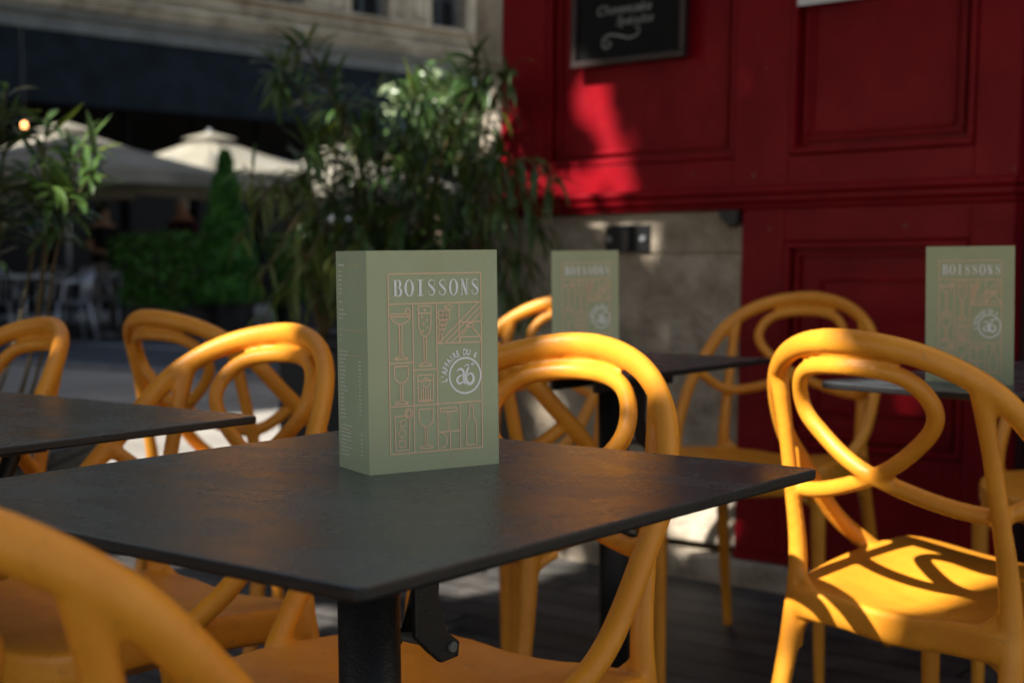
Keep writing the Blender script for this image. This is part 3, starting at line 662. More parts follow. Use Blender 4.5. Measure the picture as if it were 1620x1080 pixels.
# ================================================================ PLANTS
def leaf_blade(mb, base, d, L_, W_, droop, mi=0, n=6, twist=0.0):
    """narrow pointed leaf, folded along its midrib and arching over"""
    d = Vector(d).normalized(); side = d.cross(Vector((0, 0, 1)));
    if side.length < .1: side = Vector((1, 0, 0))
    side.normalize(); side = (Matrix.Rotation(twist, 3, d) @ side)
    p = Vector(base); vs = []; k0 = None
    for i in range(n+1):
        t = i/n; w_ = W_*math.sin(PI*(t*.92+.06))**.8*.5
        nrm = side.cross(d).normalized()
        vs += [p-side*w_+nrm*w_*.35, p.copy(), p+side*w_+nrm*w_*.35]
        d = (d+Vector((0, 0, -1))*droop/n).normalized(); p = p+d*(L_/n)
    fs = []
    for i in range(n):
        a = 3*i; fs += [(a, a+1, a+4, a+3), (a+1, a+2, a+5, a+4)]
    mb.add(vs, fs, mi)
def willow(name, stems, label, cat, leafL, leafW, dens, loc, mats, rnd, droop=(1.0, 2.2), start=.25, leafstep=None, stemr=.006):
    t = empty(name, loc, label=label, cat=cat); lf, st = MB(), MB(); loc = Vector(loc)
    for S in stems:
        pts = [Vector(p)-loc for p in cr(S, 8)]; n = len(pts)
        st.tube(pts, [stemr*(1-.8*i/(n-1))+.0012 for i in range(n)], 6)
        length = sum((pts[i+1]-pts[i]).length for i in range(n-1)); cnt = int(length*dens)
        for q_ in range(cnt):
            f = start+(1-start)*(rnd.random()**.8); i = min(n-2, int(f*(n-1))); p = pts[i].lerp(pts[i+1], f*(n-1)-i); ax = (pts[i+1]-pts[i]).normalized()
            a = rnd.uniform(0, 2*PI); side = ax.cross(Vector((math.cos(a), math.sin(a), .3))).normalized()
            d = (side+ax*rnd.uniform(.2, 1.1)).normalized()
            mi = 0 if rnd.random() < .80 else (1 if rnd.random() < .6 else 2)
            leaf_blade(lf, p, d, leafL*rnd.uniform(.6, 1.25), leafW*rnd.uniform(.7, 1.2), rnd.uniform(*droop), mi, 6, rnd.uniform(-.6, .6))
    lf.obj('foliage', mats, t, smooth=True); st.obj('stem', STEM, t, smooth=True)
    return t
rp = random.Random(11)
# central willow-leaved shrub: many arching stems from a planter
stems = []
pc = Vector((-.38, 4.62, .66))
ends = [(-.70, 4.45, 1.50), (-.62, 4.5, 1.56), (-.56, 4.6, 1.44), (-.50, 4.4, 1.38), (-.42, 4.55, 1.40), (-.34, 4.7, 1.36), (-.30, 4.4, 1.38), (-.24, 4.6, 1.40), (-.18, 4.5, 1.42), (-.10, 4.35, 1.50), (-.06, 4.3, 1.46), (-.62, 4.4, 1.25), (-.66, 4.7, 1.2), (-.48, 4.45, 1.2), (-.38, 4.4, 1.22), (-.26, 4.35, 1.15), (-.16, 4.4, 1.22), (-.5, 4.7, 1.3), (-.3, 4.8, 1.25), (-.02, 4.25, 1.22), (-.58, 4.35, 1.05), (-.44, 4.35, 1.02), (-.32, 4.35, 1.05), (-.2, 4.3, 1.0), (-.12, 4.3, 1.08), (-.36, 4.5, 1.3), (-.22, 4.5, 1.25), (-.46, 4.5, 1.32)]
for e in ends:
    b = pc+Vector((rp.uniform(-.16, .16), rp.uniform(-.12, .12), 0)); e = Vector(e)
    mid = b.lerp(e, .55)+Vector((rp.uniform(-.04, .04), rp.uniform(-.04, .04), .10)); tip = e+Vector((rp.uniform(-.06, .06), rp.uniform(-.06, .02), rp.uniform(-.06, .02)))
    stems.append([b, b.lerp(mid, .5)+Vector((0, 0, .04)), mid, e, tip])
willow('willow_leaf_shrub', stems, 'tall bushy willow leaved shrub in a dark planter by the red corner', 'shrub', .120, .0150, 80, pc, [LEAF, LEAFY, LEAFP], rp, (.1, 1.9), .12)
# drooping paler branches low at its left
stems = []
for e, m_ in (((-.83, 4.2, .86), (-.68, 4.3, 1.10)), ((-.74, 4.15, .80), (-.64, 4.3, 1.02)), ((-.90, 4.3, .98), (-.78, 4.35, 1.17)), ((-.80, 4.4, 1.14), (-.72, 4.5, 1.18)), ((-.66, 4.2, .78), (-.6, 4.3, .98)), ((-.84, 4.3, .74), (-.70, 4.35, .95)), ((-.58, 4.2, .80), (-.54, 4.3, .98)), ((-.52, 4.2, .76), (-.5, 4.3, .92)), ((-.90, 4.4, 1.22), (-.8, 4.45, 1.1))):
    b = Vector((-.60, 4.55, .66)); sh_ = Vector((.085, 0, -.01)); stems.append([b, b.lerp(Vector(m_)+sh_, .55)+Vector((0, 0, .04)), Vector(m_)+sh_, Vector(e)+sh_])
willow('drooping_shrub', stems, 'thin yellowish shrub with drooping leaves left of the tall shrub', 'shrub', .105, .014, 50, (-.60, 4.55, .66), [LEAFY, LEAF, LEAFP], rp, (1.2, 2.8), .2)
# sprays hanging in front of the red panel and stone
stems = []
for e, m_ in (((.10, 4.15, .98), (.0, 4.2, 1.16)), ((.06, 4.15, .86), (-.04, 4.22, 1.08)), ((.02, 4.2, 1.46), (-.05, 4.3, 1.38)), ((.13, 4.1, 1.13), (.02, 4.2, 1.20)), ((-.02, 4.2, .80), (-.08, 4.25, 1.0)), ((.06, 4.15, .76), (-.02, 4.2, .92))):
    b = Vector((-.16, 4.42, .66)); stems.append([b, b.lerp(Vector(m_), .5)+Vector((0, 0, .05)), Vector(m_), Vector(e)])
willow('hanging_shrub', stems, 'dark leafy sprays hanging before the stone wall right of the tall shrub', 'shrub', .12, .014, 46, (-.16, 4.42, .66), [LEAF, LEAF, LEAFY], rp, (1.2, 2.8), .35)
def planter(x0, x1, y0, y1, z1, label, m=POT, rot=0, name='planter', group=None):
    cx, cy = (x0+x1)/2, (y0+y1)/2; t = empty(name, (cx, cy, 0), rot, label=label, cat='planter', group=group); hx, hy = (x1-x0)/2, (y1-y0)/2
    mb = MB(); mb.box(-hx, hx, -hy, hy, .02, z1-.03); mb.obj('box', m, t, bevel=.006)
    mb = MB(); w_ = .025
    mb.box(-hx-.008, hx+.008, -hy-.008, -hy+w_, z1-.028, z1); mb.box(-hx-.008, hx+.008, hy-w_, hy+.008, z1-.028, z1); mb.box(-hx-.008, -hx+w_-.001, -hy+w_, hy-w_, z1-.028, z1-.001); mb.box(hx-w_+.001, hx+.008, -hy+w_, hy-w_, z1-.028, z1-.001)
    mb.obj('rim', m, t, bevel=.003)
    mb = MB(); mb.box(-hx+w_, hx-w_, -hy+w_, hy-w_, z1-.03, z1-.014); mb.obj('soil', SOIL, t)
    return t
planter(-.72, -.08, 4.40, 4.86, .67, 'dark metal planter box holding the tall shrub', rot=0)
# left willow plant, rooted left of the frame
stems = []
rq = random.Random(5)
for e, m_, bx in (((-1.02, 3.45, 1.20), (-1.12, 3.5, .98), -1.30), ((-.97, 3.4, 1.17), (-1.10, 3.5, .97), -1.27), ((-1.12, 3.5, 1.27), (-1.17, 3.55, 1.0), -1.36), ((-1.22, 3.5, 1.34), (-1.26, 3.55, 1.0), -1.42), ((-1.24, 3.55, 1.14), (-1.30, 3.6, .92), -1.44), ((-1.08, 3.4, 1.10), (-1.13, 3.5, .99), -1.29), ((-1.30, 3.45, 1.22), (-1.30, 3.5, 1.0), -1.44)):
    b = Vector((bx, 3.62, .45)); stems.append([b, b.lerp(Vector(m_), .5)+Vector((.015, 0, -.02)), Vector(m_), Vector(e)])
willow('willow_leaf_shrub', stems, 'lanky shrub with bare lower stems at the left edge', 'shrub', .118, .0195, 44, (-1.34, 3.62, .45), [LEAF, LEAF, LEAFY], rq, (-.2, 1.5), .62, stemr=.0045)
planter(-1.60, -1.12, 3.42, 3.86, .46, 'dark planter at the left edge holding the lanky shrub')

def clump(mb, pos_fn, cnt, size, rnd, mats=1):
    for i in range(cnt):
        p, nn = pos_fn(rnd); s = size*rnd.uniform(.6, 1.3)
        a = Vector((rnd.gauss(0, 1), rnd.gauss(0, 1), rnd.gauss(0, 1))).normalized(); nn = (nn*.8+a).normalized()
        x = nn.cross(Vector((0, 0, 1)));
        if x.length < .1: x = Vector((1, 0, 0))
        x.normalize(); y = nn.cross(x); th = rnd.uniform(0, 2*PI); x, y = x*math.cos(th)+y*math.sin(th), y*math.cos(th)-x*math.sin(th)
        mb.add([p-x*s*.5, p-y*s*.28+nn*s*.05, p+x*s*.55, p+y*s*.28+nn*s*.05], [(0, 1, 2, 3)], rnd.randrange(mats))
rh = random.Random(21)
def hedge(cx, cy, yaw, hx, hy, z0, z1, label, group, cnt=9500):
    t = empty('box_hedge', (cx, cy, 0), yaw, label=label, cat='hedge', group=group)
    def fn(r):
        while True:
            x, y, z = r.uniform(-1, 1), r.uniform(-1, 1), r.uniform(-1, 1); m_ = max(abs(x), abs(y), abs(z))
            if m_ > .78: break
        k = 1+.06*math.sin(7*x+3*z)+.05*math.sin(11*y+5*x)
        rr_ = (abs(x)**6+abs(y)**6+abs(z)**6)**(1/6); f = min(1, 1.0/rr_) if rr_ > 1 else 1
        return Vector((x*hx*k*f, y*hy*k*f, (z0+z1)/2+z*(z1-z0)/2*k*f)), Vector((x, y, z)).normalized()
    mb = MB(); clump(mb, fn, cnt, .085, rh, 2); mb.obj('foliage', [BOX, LEAF], t)
    mb = MB(); mb.box(-hx*.7, hx*.7, -hy*.7, hy*.7, z0+.05, z1-.1); mb.obj('branches', mat('hedge_core', (.008, .012, .005), .9, .1, var=.3, vscale=9), t)
    return t
HY = math.atan2(-.3, 1.2)
hedge(-3.90, 17.1, .5, .78, .30, .30, 1.20, 'clipped dark green box hedge left of the cone topiary', 'box hedges across the road')
hedge(-2.15, 18.0, .45, .85, .30, .30, 1.20, 'clipped box hedge right of the cone topiary, behind the shrubs', 'box hedges across the road')
for cx, cy, lab in ((-3.90, 17.1, 'long black planter under the left box hedge'), (-2.15, 18.0, 'long black planter under the right box hedge')):
    planter(cx-.78, cx+.78, cy-.28, cy+.28, .36, lab, rot=.48, group='planters across the road')
# cone topiary
t = empty('cone_topiary', (-3.38, 17.1, 0), label='tall dark green cone shaped conifer between the hedges', cat='topiary')
def fcone(r):
    z = r.random()**1.5; rr_ = (.31*(1-z)**.75+.03)*(1+.12*math.sin(9*z*3)); a = r.uniform(0, 2*PI); q_ = rr_*r.uniform(.72, 1.0)*(1+abs(r.gauss(0, .13)))
    return Vector((q_*math.cos(a), q_*math.sin(a), .4+z*1.78)), Vector((math.cos(a), math.sin(a), .3))
mb = MB(); clump(mb, fcone, 8500, .075, rh, 2); mb.obj('foliage', [CON, BOX], t)
mb = MB(); mb.tube([(0, 0, .3), (0, 0, 2.0)], [.05, .01], 8); mb.obj('trunk', BARK, t)
mb = MB(); mb.lathe([(.22, 0), (.27, .38), (.28, .40), (.25, .40), (.24, .36)], 24); mb.obj('pot', POT, t)

# sunlit pale bush beyond the corner
t = empty('sunlit_bush', (-.42, 8.2, 0), label='pale sunlit bush behind the tall shrub at the building corner', cat='bush')
def fb_(r):
    a = r.uniform(0, 2*PI); b = math.acos(r.uniform(-1, 1)); q_ = r.uniform(.6, 1)*(1+.2*math.sin(3*a)*math.sin(4*b))
    d = Vector((math.sin(b)*math.cos(a), math.sin(b)*math.sin(a), math.cos(b))); return Vector((.30*d.x*q_, .3*d.y*q_, 1.72+.26*d.z*q_)), d
PALE = mat('pale_silver_leaf', (.30, .36, .22), .3, .5, col2=(.20, .28, .13), vscale=12, trans=.25)
mb = MB(); clump(mb, fb_, 900, .06, rh, 2); mb.obj('foliage', [PALE, LEAFP], t)
mb = MB(); mb.tube([(0, 0, 0), (.02, 0, .9), (0, 0, 1.8)], [.03, .022, .01], 8); mb.obj('trunk', BARK, t)

# ================================================================ FAR BUILDING ACROSS THE ROAD
P1 = Vector((-8.57, 24, 0)); U1 = Vector((.66, .7513, 0)); N1 = Vector((.7513, -.66, 0))
yaw1 = math.atan2(U1.y, U1.x)
bd = empty('stone_building', P1, yaw1, label='old stone building with a dark navy shop fascia across the road', cat='building')
# local axes: x along, -y towards camera
def bbox(mb, x0, x1, z0, z1, d0, d1): mb.box(x0, x1, -d1, -d0, z0, z1)
mb = MB()
wx = [(-3.2+i*2.35) for i in range(14)]            # window centres
HW = .55
edges = [-12.0]
for x in wx: edges += [x-HW, x+HW]
edges.append(40)
for i in range(0, len(edges), 2): bbox(mb, edges[i], edges[i+1], 5.9, 8.6, -.5, 0)
for i in range(1, len(edges)-1, 2): bbox(mb, edges[i], edges[i+1], 8.3, 8.6, -.5, 0)
bbox(mb, -12, 40, 5.05, 5.9, -.5, .003); bbox(mb, -12, 40, 8.6, 16, -.5, 0)
bbox(mb, 19.4, 40, 0, 5.05, -.5, 0)
for x in (9.6, 15.2): bbox(mb, x, x+.55, 3.0, 5.05, -.4, .02)
mb.obj('wall', LIMEST, bd, bevel=.02)
mb = MB()
bbox(mb, -12, 40, 5.06, 5.20, .004, .22); bbox(mb, -12, 40, 5.20, 5.34, .004, .32); bbox(mb, -12, 40, 5.34, 5.42, .004, .42); bbox(mb, -12, 40, 5.62, 5.72, .004, .10)
bbox(mb, -12, 40, 5.82, 5.90, .004, .20)
mb.obj('cornice', LIMEST, bd, bevel=.015)
mb = MB()
for x in wx:                                        # piers framing each opening
    for s in (-1, 1): bbox(mb, x+s*(HW+.10)-.09, x+s*(HW+.10)+.09, 5.91, 8.4, .002, .09)
    bbox(mb, x-1.0, x-.75, 6.0, 8.4, .002, .05)
mb.obj('pilaster', LIMEST, bd, bevel=.012)
for x in wx[:12]:
    mb = MB(); bbox(mb, x-HW, x+HW, 5.9, 8.3, -.30, -.26); wn = mb.obj('window', DARKG, bd)
    mb = MB()
    for xx in (x-HW+.04, x-.02, x+HW-.06): bbox(mb, xx-.03, xx+.03, 5.9, 8.3, -.255, -.20)
    for zz in (5.93, 6.6, 7.3, 8.2): bbox(mb, x-HW, x+HW, zz, zz+.05, -.253, -.21)
    mb.obj('frame', mat('window_paint', (.22, .26, .27), .6, .3, var=.2, vscale=9) if x == wx[0] else bpy.data.materials['window_paint'], wn)
    mb = MB()
    for k in range(9): bbox(mb, x-HW+.05+k*.12, x-HW+.065+k*.12, 5.95, 6.55, .02, .035)
    bbox(mb, x-HW, x+HW, 6.55, 6.58, .01, .045); mb.obj('railing', IRON, wn)
mb = MB(); bbox(mb, -12, 11.0, 4.72, 5.04, .10, .60); bbox(mb, -12, 11.0, 4.98, 5.045, .0, .72); mb.obj('awning_box', GREYM, bd, bevel=.02)
mb = MB(); 
mb.add([(-12, -.55, 4.72), (11, -.55, 4.72), (11, -.95, 3.48), (-12, -.95, 3.48), (-12, -.50, 4.72), (11, -.50, 4.72), (11, -.90, 3.48), (-12, -.90, 3.48)], [(0, 3, 2, 1), (4, 5, 6, 7), (3, 7, 6, 2), (0, 4, 7, 3), (1, 2, 6, 5)])
mb.obj('fascia', NAVY, bd)
mb = MB(); bbox(mb, -12, 19.4, 0, 4.9, -2.6, -2.5); mb.obj('back_wall', DARKW, bd)
mb = MB()
for x in np.arange(-11, 19, 1.5): bbox(mb, x, x+.09, 0, 4.8, -.02, .08)
bbox(mb, -12, 19.4, 2.6, 2.7, -.03, .07); bbox(mb, -12, 19.4, 0, .5, -.05, .05)
mb.obj('shopfront_frame', DARKW, bd)
mb = MB(); bbox(mb, -12, 19.4, .5, 2.6, -.06, -.045); mb.obj('shop_window', DARKG, bd)

# ================================================================ PARASOLS ACROSS THE ROAD
def parasol_proto():
    t = empty('cafe_parasol'); H0, H1, hs = 1.90, 2.50, 1.5
    mb = MB(); n = 8; N_ = 4
    # four-sided sagging canopy with valance
    cor = [(hs, hs), (-hs, hs), (-hs, -hs), (hs, -hs)]
    vs = []; fs = []
    for i in range(4):
        a, b = Vector((*cor[i], H0)), Vector((*cor[(i+1) % 4], H0)); ap = Vector((0, 0, H1))
        base = len(vs)
        for r_ in range(n+1):
            f = r_/n; f2 = .10+f*.90
            for k in range(n+1):
                g = k/n; e = a.lerp(b, g); p = Vector((e.x*f2, e.y*f2, H1+(H0-H1)*f2 - .05*math.sin(PI*f)*(1) + .06*f*(-4*g*(1-g))*-.6)); vs.append(p)
        for r_ in range(n):
            for k in range(n):
                q_ = base+r_*(n+1)+k; fs.append((q_, q_+n+1, q_+n+2, q_+1))
    mb.add(vs, fs); cano = mb.obj('canopy', LINEN, t, smooth=True)
    cano.modifiers.new('thick', 'SOLIDIFY').thickness = .004
    mb = MB()
    for i in range(4):
        a, b = cor[i], cor[(i+1) % 4]; vs = []
        for k in range(13):
            g = k/12; x, y = a[0]+(b[0]-a[0])*g, a[1]+(b[1]-a[1])*g; z = H0+.036*4*g*(1-g)
            vs += [(x, y, z), (x*1.002, y*1.002, z-.16)]
        mb.add(vs, [(2*k, 2*k+2, 2*k+3, 2*k+1) for k in range(12)])
    mb.obj('valance', LINEN, t)
    mb = MB(); vs = [(0, 0, H1+.07)]+[(c[0]*.17, c[1]*.17, H1-.03) for c in cor]; mb.add(vs, [(0, 1, 2), (0, 2, 3), (0, 3, 4), (0, 4, 1)]); mb.obj('vent_cap', LINEN, t)
    mb = MB(); mb.tube([(0, 0, 0), (0, 0, H1+.1)], .03, 12); mb.obj('pole', ALU, t, smooth=True)
    mb = MB()
    for c in cor: mb.tube([(0, 0, H1-.06), (c[0]*.98, c[1]*.98, H0-.02)], .010, 6)
    for c in ((hs, 0), (-hs, 0), (0, hs), (0, -hs)): mb.tube([(0, 0, H1-.06), (c[0]*.98, c[1]*.98, H0+.01)], .010, 6)
    mb.obj('ribs', ALU, t)
    mb = MB(); mb.lathe([(.32, 0), (.32, .05), (.06, .09), (.05, .14)], 24); mb.obj('base', POT, t)
    return t
p0 = parasol_proto()
PG = 'cream parasols across the road'
for i, (x, y, rz, s, lab) in enumerate(((-4.22, 20.3, 1.05, 1.06, 'cream parasol with a peaked cap above the cone topiary'), (-5.35, 17.4, 1.02, 1.02, 'cream parasol partly behind the lanky shrub at left'), (-2.55, 21.3, 1.0, .95, 'cream parasol half hidden by the tall shrub'), (-7.4, 20.0, .9, 1.0, 'cream parasol cut by the left edge of the picture'))):
    o = p0 if i == 0 else copy_tree(p0)
    o.location = (x, y, 0); o.rotation_euler = (0, 0, rz); o.scale = (s, s, 1.045 if s > 1.04 else 1); tag(o, lab, 'parasol', PG)

# ================================================================ CAFE FURNITURE ACROSS THE ROAD
def far_chair():
    t = empty('metal_armchair'); mb = MB()
    mb.lathe([(.20, .44), (.215, .45), (.20, .46)], 20); mb.obj('seat', ALU, t, smooth=False)
    for sx in (-1, 1):
        for sy in (-1, 1):
            mb = MB(); mb.tube([(sx*.17, sy*.17, .45), (sx*.21, sy*(.22 if sy > 0 else .25), 0)], .015, 8); mb.obj('leg', ALU, t, smooth=True)
    mb = MB(); pts = cr([(-.24, .15, .45), (-.25, .10, .66), (-.24, -.12, .68), (-.16, -.23, .78), (0, -.26, .82), (.16, -.23, .78), (.24, -.12, .68), (.25, .10, .66), (.24, .15, .45)], 6); mb.tube(pts, .016, 8)
    for k in range(-3, 4): mb.tube([(k*.05, -.18, .45), (k*.055, -.25+abs(k)*.006, .79-abs(k)*.012)], .009, 6)
    mb.obj('backrest', ALU, t, smooth=True); return t
def far_table():
    t = empty('metal_bistro_table'); mb = MB(); mb.lathe([(.34, .72), (.35, .73), (.35, .745), (.34, .75)], 28); mb.obj('tabletop', ALU, t)
    mb = MB(); mb.tube([(0, 0, .03), (0, 0, .72)], .03, 12); mb.obj('pedestal', ALU, t, smooth=True)
    mb = MB(); mb.lathe([(.25, 0), (.25, .02), (.05, .05)], 24); mb.obj('base', ALU, t); return t
c0, t0 = far_chair(), far_table()
for i, (x, y, a, lab) in enumerate(((-4.85, 15.7, 2.2, 'grey metal armchair turned sideways left of the box hedge'), (-5.75, 15.9, .4, 'grey metal armchair cut by the left edge, front row'), (-5.0, 17.6, -1.0, 'grey metal armchair behind the sideways one, near the hedge'), (-5.7, 17.4, 2.9, 'grey metal armchair in the second row under the left parasol'), (-4.6, 16.9, .9, 'grey metal armchair closest to the end of the hedge'))):
    o = c0 if i == 0 else copy_tree(c0)
    o.location = (x, y, 0); o.rotation_euler = (0, 0, a); tag(o, lab, 'chair', 'metal armchairs across the road')
for i, (x, y, lab) in enumerate(((-5.3, 15.6, 'round grey bistro table beside the sideways armchair'), (-4.75, 17.3, 'small round bistro table near the end of the hedge'), (-5.6, 17.0, 'round bistro table in the second row under the left parasol'))):
    o = t0 if i == 0 else copy_tree(t0)
    o.location = (x, y, 0); tag(o, lab, 'table', 'bistro tables across the road')

# ================================================================ PEOPLE ACROSS THE ROAD
def person(loc, yaw, label, joints, bones, radii, top, legsm, hair, face=1):
    t = empty('person', loc, yaw, label=label, cat='person')
    me = bpy.data.meshes.new('body'); names = list(joints); idx = {n: i for i, n in enumerate(names)}
    me.from_pydata([joints[n] for n in names], [(idx[a], idx[b]) for a, b in bones], []); ob = bpy.data.objects.new('body', me); COL.objects.link(ob)
    sk = ob.modifiers.new('skin', 'SKIN'); sk.use_smooth_shade = True
    for n in names:
        v = me.skin_vertices[0].data[idx[n]]; v.radius = radii[n] if isinstance(radii[n], tuple) else (radii[n], radii[n]); v.use_root = (n == 'pelvis')
    ob.modifiers.new('sub', 'SUBSURF').levels = 2; ob.modifiers['sub'].render_levels = 2
    dg = bpy.context.evaluated_depsgraph_get(); dg.update(); m2 = bpy.data.meshes.new_from_object(ob.evaluated_get(dg)); bpy.data.objects.remove(ob)
    for m_ in (SKIN, top, legsm): m2.materials.append(m_)
    nk = joints['neck'][2]; pz = joints['pelvis'][2]; wl = joints['wrist_l']; wr = joints['wrist_r']
    for p in m2.polygons:
        c = p.center
        nearhand = min((c-Vector(wl)).length, (c-Vector(wr)).length) < .17 or min((c-Vector(joints['elbow_l'])).length, (c-Vector(joints['elbow_r'])).length) < .10
        p.material_index = 0 if (c.z > nk-.02 or nearhand) else (1 if c.z > pz-.02 else 2); p.use_smooth = True
    body = link('body', m2, t)
    h = Vector(joints['head'])
    mb = MB(); mb.lathe([(.002, .115), (.045, .105), (.078, .07), (.088, .02), (.086, -.02), (.075, -.055)], 18); hr = mb.obj('hair', hair, t, smooth=True); hr.location = h+Vector((0, -.02, .012))
    return t
J = dict(pelvis=(0, 0, .95), chest=(0, -.02, 1.25), neck=(0, 0, 1.45), head0=(0, .01, 1.53), head=(0, .02, 1.63), headt=(0, .01, 1.70),
  sh_l=(-.18, 0, 1.40), elbow_l=(-.24, .06, 1.14), wrist_l=(-.14, .26, 1.10), hand_l=(-.10, .33, 1.12), f1=(-.08, .38, 1.13), th_l=(-.07, .31, 1.15),
  sh_r=(.18, 0, 1.40), elbow_r=(.25, .04, 1.14), wrist_r=(.18, .25, 1.06), hand_r=(.15, .32, 1.06), f2=(.13, .37, 1.06), th_r=(.12, .30, 1.09),
  hip_l=(-.10, 0, .90), knee_l=(-.11, .03, .50), ank_l=(-.11, 0, .09), toe_l=(-.12, .15, .04), hip_r=(.10, 0, .90), knee_r=(.11, .03, .50), ank_r=(.12, -.02, .09), toe_r=(.14, .13, .04))
BN = [('pelvis', 'chest'), ('chest', 'neck'), ('neck', 'head0'), ('head0', 'head'), ('head', 'headt'), ('neck', 'sh_l'), ('sh_l', 'elbow_l'), ('elbow_l', 'wrist_l'), ('wrist_l', 'hand_l'), ('hand_l', 'f1'), ('wrist_l', 'th_l'),
  ('neck', 'sh_r'), ('sh_r', 'elbow_r'), ('elbow_r', 'wrist_r'), ('wrist_r', 'hand_r'), ('hand_r', 'f2'), ('wrist_r', 'th_r'), ('pelvis', 'hip_l'), ('hip_l', 'knee_l'), ('knee_l', 'ank_l'), ('ank_l', 'toe_l'), ('pelvis', 'hip_r'), ('hip_r', 'knee_r'), ('knee_r', 'ank_r'), ('ank_r', 'toe_r')]
RD = dict(pelvis=(.15, .11), chest=(.16, .11), neck=.055, head0=.065, head=(.078, .092), headt=(.055, .065), sh_l=.062, elbow_l=.042, wrist_l=.028, hand_l=(.036, .016), f1=(.024, .010), th_l=.010, sh_r=.062, elbow_r=.042, wrist_r=.028, hand_r=(.036, .016), f2=(.024, .010), th_r=.010,
  hip_l=.085, knee_l=.058, ank_l=.038, toe_l=.032, hip_r=.085, knee_r=.058, ank_r=.038, toe_r=.032)
MAR = mat('maroon_top', (.05, .008, .02), .8, .2, var=.4, vscale=6); NVY = mat('dark_trousers', (.012, .013, .02), .8, .2, var=.3, vscale=8); GHAIR = mat('grey_hair', (.42, .38, .34), .8, .2, var=.3, vscale=30); DHAIR = mat('dark_hair', (.02, .012, .008), .6, .3, var=.3, vscale=30)
person((-4.53, 19.9, 0), 2.7, 'grey haired person in a dark maroon top standing behind the hedge', J, BN, RD, MAR, NVY, GHAIR)
J2 = {k: (v[0], v[1], v[2]*.93) for k, v in J.items()}; J2['elbow_l'] = (-.30, .02, 1.16); J2['wrist_l'] = (-.34, .10, .94); J2['hand_l'] = (-.35, .13, .87); J2['f1'] = (-.35, .14, .82); J2['th_l'] = (-.32, .15, .87)
BLK = mat('black_top', (.012, .010, .010), .8, .2, var=.3, vscale=8); BEI = mat('beige_trousers', (.25, .20, .16), .8, .2, var=.2, vscale=8)
person((-5.22, 18.4, 0), -2.2, 'dark haired person in a black top with one bare arm, left of the hedge', J2, BN, RD, BLK, BEI, DHAIR)

# ================================================================ LAMPS ACROSS THE ROAD
t = empty('hanging_lamp', (-6.38, 19.0, 2.69), label='small glowing warm bulb hanging over the far left terrace', cat='lamp')
mb = MB(); mb.lathe([(.004, .045), (.012, .035), (.02, .018), (.032, -.01), (.030, -.03), (.015, -.045)], 14); mb.obj('bulb', emit('warm_bulb', (1.0, .38, .12), 3.0), t, smooth=True)
mb = MB(); mb.tube([(0, 0, .04), (0, 0, .12)], .014, 8); mb.tube([(0, 0, .12), (0, 0, 1.6)], .004, 5); mb.obj('cord', IRON, t)
for x, y, z, r_, lab in ((-1.97, 16.0, 1.324, .055, 'larger of two white globe lamps seen through the tall shrub'), (-1.82, 16.0, 1.308, .042, 'smaller of two white globe lamps seen through the tall shrub')):
    t = empty('globe_lamp', (x, y, z), label=lab, cat='lamp'); mb = MB(); mb.lathe([(r_*math.sin(PI*k/10)+.001, r_*math.cos(PI*k/10)) for k in range(11)], 16); mb.obj('globe', mat('opal_glass', (.75, .76, .75), .3, .5), t, smooth=True)
    mb = MB(); mb.tube([(0, 0, -z), (0, 0, -r_)], .012, 8); mb.obj('post', IRON, t)

# ================================================================ WHAT SHADES THE TERRACE (all outside the picture, added to block and shape the sun)
# unseen slab added to shade the street, stepped to let sun onto the parasols
bl = empty('street_sun_blocker', (-10.6, .8, 0), label='unseen stepped slab added left of the street to block the sun', cat='building')
mb = MB(); mb.box(-1.6, 0, 0, 10.2, 0, 14); mb.box(-1.6, 0, 10.2, 11.45, 0, 8.6); mb.box(-1.6, 0, 11.45, 15.5, 0, 7.5); mb.box(-1.6, 0, 15.5, 36, 0, 15); mb.obj('wall', LIMEST, bl)
for k in range(11):
    for j in range(2):
        mb = MB(); mb.box(.002, .03, 1.2+k*3.1, 2.4+k*3.1, 1.2+j*3.4, 3.2+j*3.4); mb.obj('window', DARKG, bl)  # dark panes on the added street blocker
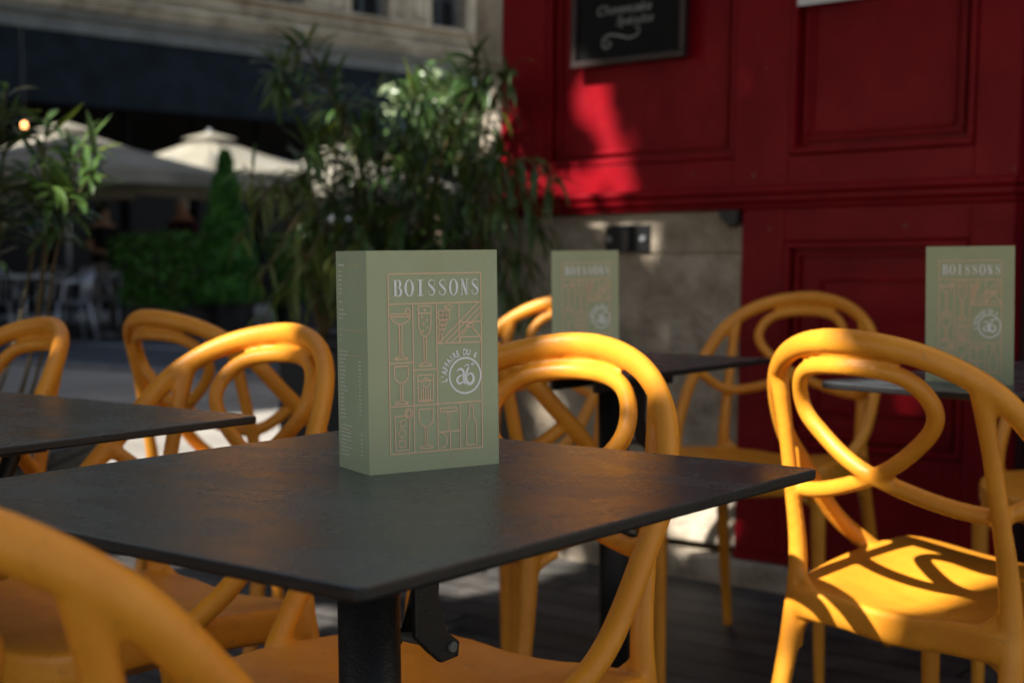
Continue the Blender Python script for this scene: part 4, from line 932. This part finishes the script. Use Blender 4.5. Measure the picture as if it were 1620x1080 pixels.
# unseen canopy added to block the sun: crown between sun and terrace, its gaps placed to let the light patches through
LIT = [  # (point, radius): places the sun reaches
 ((.61, 2.12, .47), .135), ((.54, 2.14, .47), .13), ((.66, 2.19, .47), .12), ((.48, 2.06, .46), .11), ((.40, 2.01, .48), .08), ((.40, 2.01, .56), .06), ((.395, 2.0, .64), .06), ((.385, 2.0, .72), .07), ((.375, 1.985, .79), .06),
 ((.52, 1.98, .455), .10), ((.41, 1.98, .24), .035), ((.72, 2.3, .2), .06), ((.44, 2.16, .60), .07),
 ((.083, 1.77, .82), .032), ((.04, 1.745, .81), .024),
 ((.225, 4.305, 1.44), .04), ((.262, 4.277, 1.42), .04), ((.20, 4.33, 1.37), .035), ((.275, 4.265, 1.34), .045), ((.288, 4.255, 1.27), .05), ((.30, 4.245, 1.20), .045), ((.312, 4.235, 1.14), .05), ((.322, 4.225, 1.09), .045), ((.25, 4.29, 1.14), .045), ((.20, 4.33, 1.12), .04), ((.14, 4.375, 1.13), .045), ((.235, 4.30, 1.39), .04), ((.07, 4.43, 1.15), .035), ((.0, 4.48, 1.2), .03),
 ((.395, 4.168, .965), .042), ((.385, 4.175, .93), .022), ((.50, 4.08, .19), .10), ((.57, 4.03, .20), .07), ((.45, 4.12, .22), .08), ((.43, 4.14, .69), .016), ((.10, 4.41, .46), .05),
 ((-.62, 4.4, 1.48), .03), ((-.58, 4.4, 1.36), .035), ((-.30, 4.4, 1.2), .03), ((-.62, 4.3, 1.0), .04), ((-.16, 4.45, 1.38), .06), ((-.05, 4.45, 1.33), .05), ((-.06, 4.5, 1.15), .04), ((-.45, 4.4, 1.25), .025), ((-.34, 4.4, 1.10), .025), ((-.5, 4.4, 1.1), .02),
 ((-.42, 2.2, .80), .05), ((-.40, 2.12, .8), .04), ((-.30, 2.15, .78), .04), ((.0, 4.2, .02), .13), ((-.12, 4.0, .02), .12), ((-1.1, 4.4, .02), .16), ((-.65, 4.2, .02), .12), ((-.6, 3.6, .02), .12), ((-.3, 3.4, .02), .09), ((-1.0, 3.4, .02), .10), ((-.85, 3.9, .02), .08), ((-.98, 3.5, 1.2), .07), ((-1.1, 3.5, 1.3), .07), ((-.07, 4.545, 1.30), .04), ((-.09, 4.55, 1.2), .035), ((-.08, 4.55, 1.4), .03), ((.235, 4.30, 1.34), .035),
 ((-.90, 2.25, .76), .06), ((.02, 3.35, .30), .05)]
s = SUN
LITP = [(Vector(p), r_) for p, r_ in LIT]
def lit_ray(p):
    for q_, r_ in LITP:
        d = p-q_; perp = d - s*d.dot(s)
        if perp.length < r_: return True
    # open pavement beyond the terrace
    k = p.z/(-s.z); g = p+s*k
    if g.x < -.3 and (g-Vector((0, 0, 0))).dot(Vector((.632, .775, 0))) > 3.75: return True
    return False
tr = empty('sun_block_canopy', (-4.9, -2.6, 0), label='unseen leaf canopy added to block the sun, gaps set for light patches', cat='sun blocker')
mb = MB(); rt_ = random.Random(2); base = Vector((-4.9, -2.6, 0))
cnt = 0
hgt = s.normalized()
ex = s.cross(Vector((0, 0, 1))).normalized(); ey = ex.cross(s).normalized()
C0 = Vector((.2, 2.6, .5)) - s*6.6
for i in range(26000):
    a, b, c = rt_.uniform(-3.4, 3.3), rt_.uniform(-3.0, 3.2), rt_.uniform(-1.1, 1.1)
    p = C0+ex*a+ey*b+s*c
    if p.z < 2.6: continue
    if p.y > 0 and p.z < .93+.27*p.y+.5 and abs(p.x) < .42*p.y+.4: continue
    if lit_ray(p): continue
    sz = rt_.uniform(.10, .17)
    if any((lambda d: (d-s*d.dot(s)).length)(p-q_) < r_+sz*.45 for q_, r_ in LITP): sz *= .45
    nn = (-s+Vector((rt_.gauss(0, .35), rt_.gauss(0, .35), rt_.gauss(0, .35)))).normalized(); x = nn.cross(Vector((0, 0, 1))).normalized(); y = nn.cross(x)
    th = rt_.uniform(0, 2*PI); x, y = x*math.cos(th)+y*math.sin(th), y*math.cos(th)-x*math.sin(th); q_ = p-base
    mb.add([q_-x*sz*.6, q_-x*sz*.35-y*sz*.5, q_+x*sz*.15-y*sz*.55, q_+x*sz*.65, q_+x*sz*.15+y*sz*.55, q_-x*sz*.35+y*sz*.5], [(0, 1, 2, 3, 4, 5)])
mb.obj('leaf_screen', LEAFB, tr)
mb = MB(); mb.tube(cr([(0, 0, 0), (.05, .05, 1.5), (.3, .3, 3), (.8, .9, 4.4)], 6), [.20-.005*i for i in range(19)], 14); 
for e in ((2.2, 1.2, 4.6), (1.0, 3.0, 4.8), (-.6, 2.4, 5.2), (2.6, 2.6, 5.2)):
    mb.tube(cr([(.3, .3, 3), tuple(Vector((.3, .3, 3)).lerp(Vector(e), .5)+Vector((0, 0, .3))), e], 6), [.10-.006*i for i in range(13)], 8)
mb.obj('trunk', BARK, tr)  # stem and limbs of the added canopy
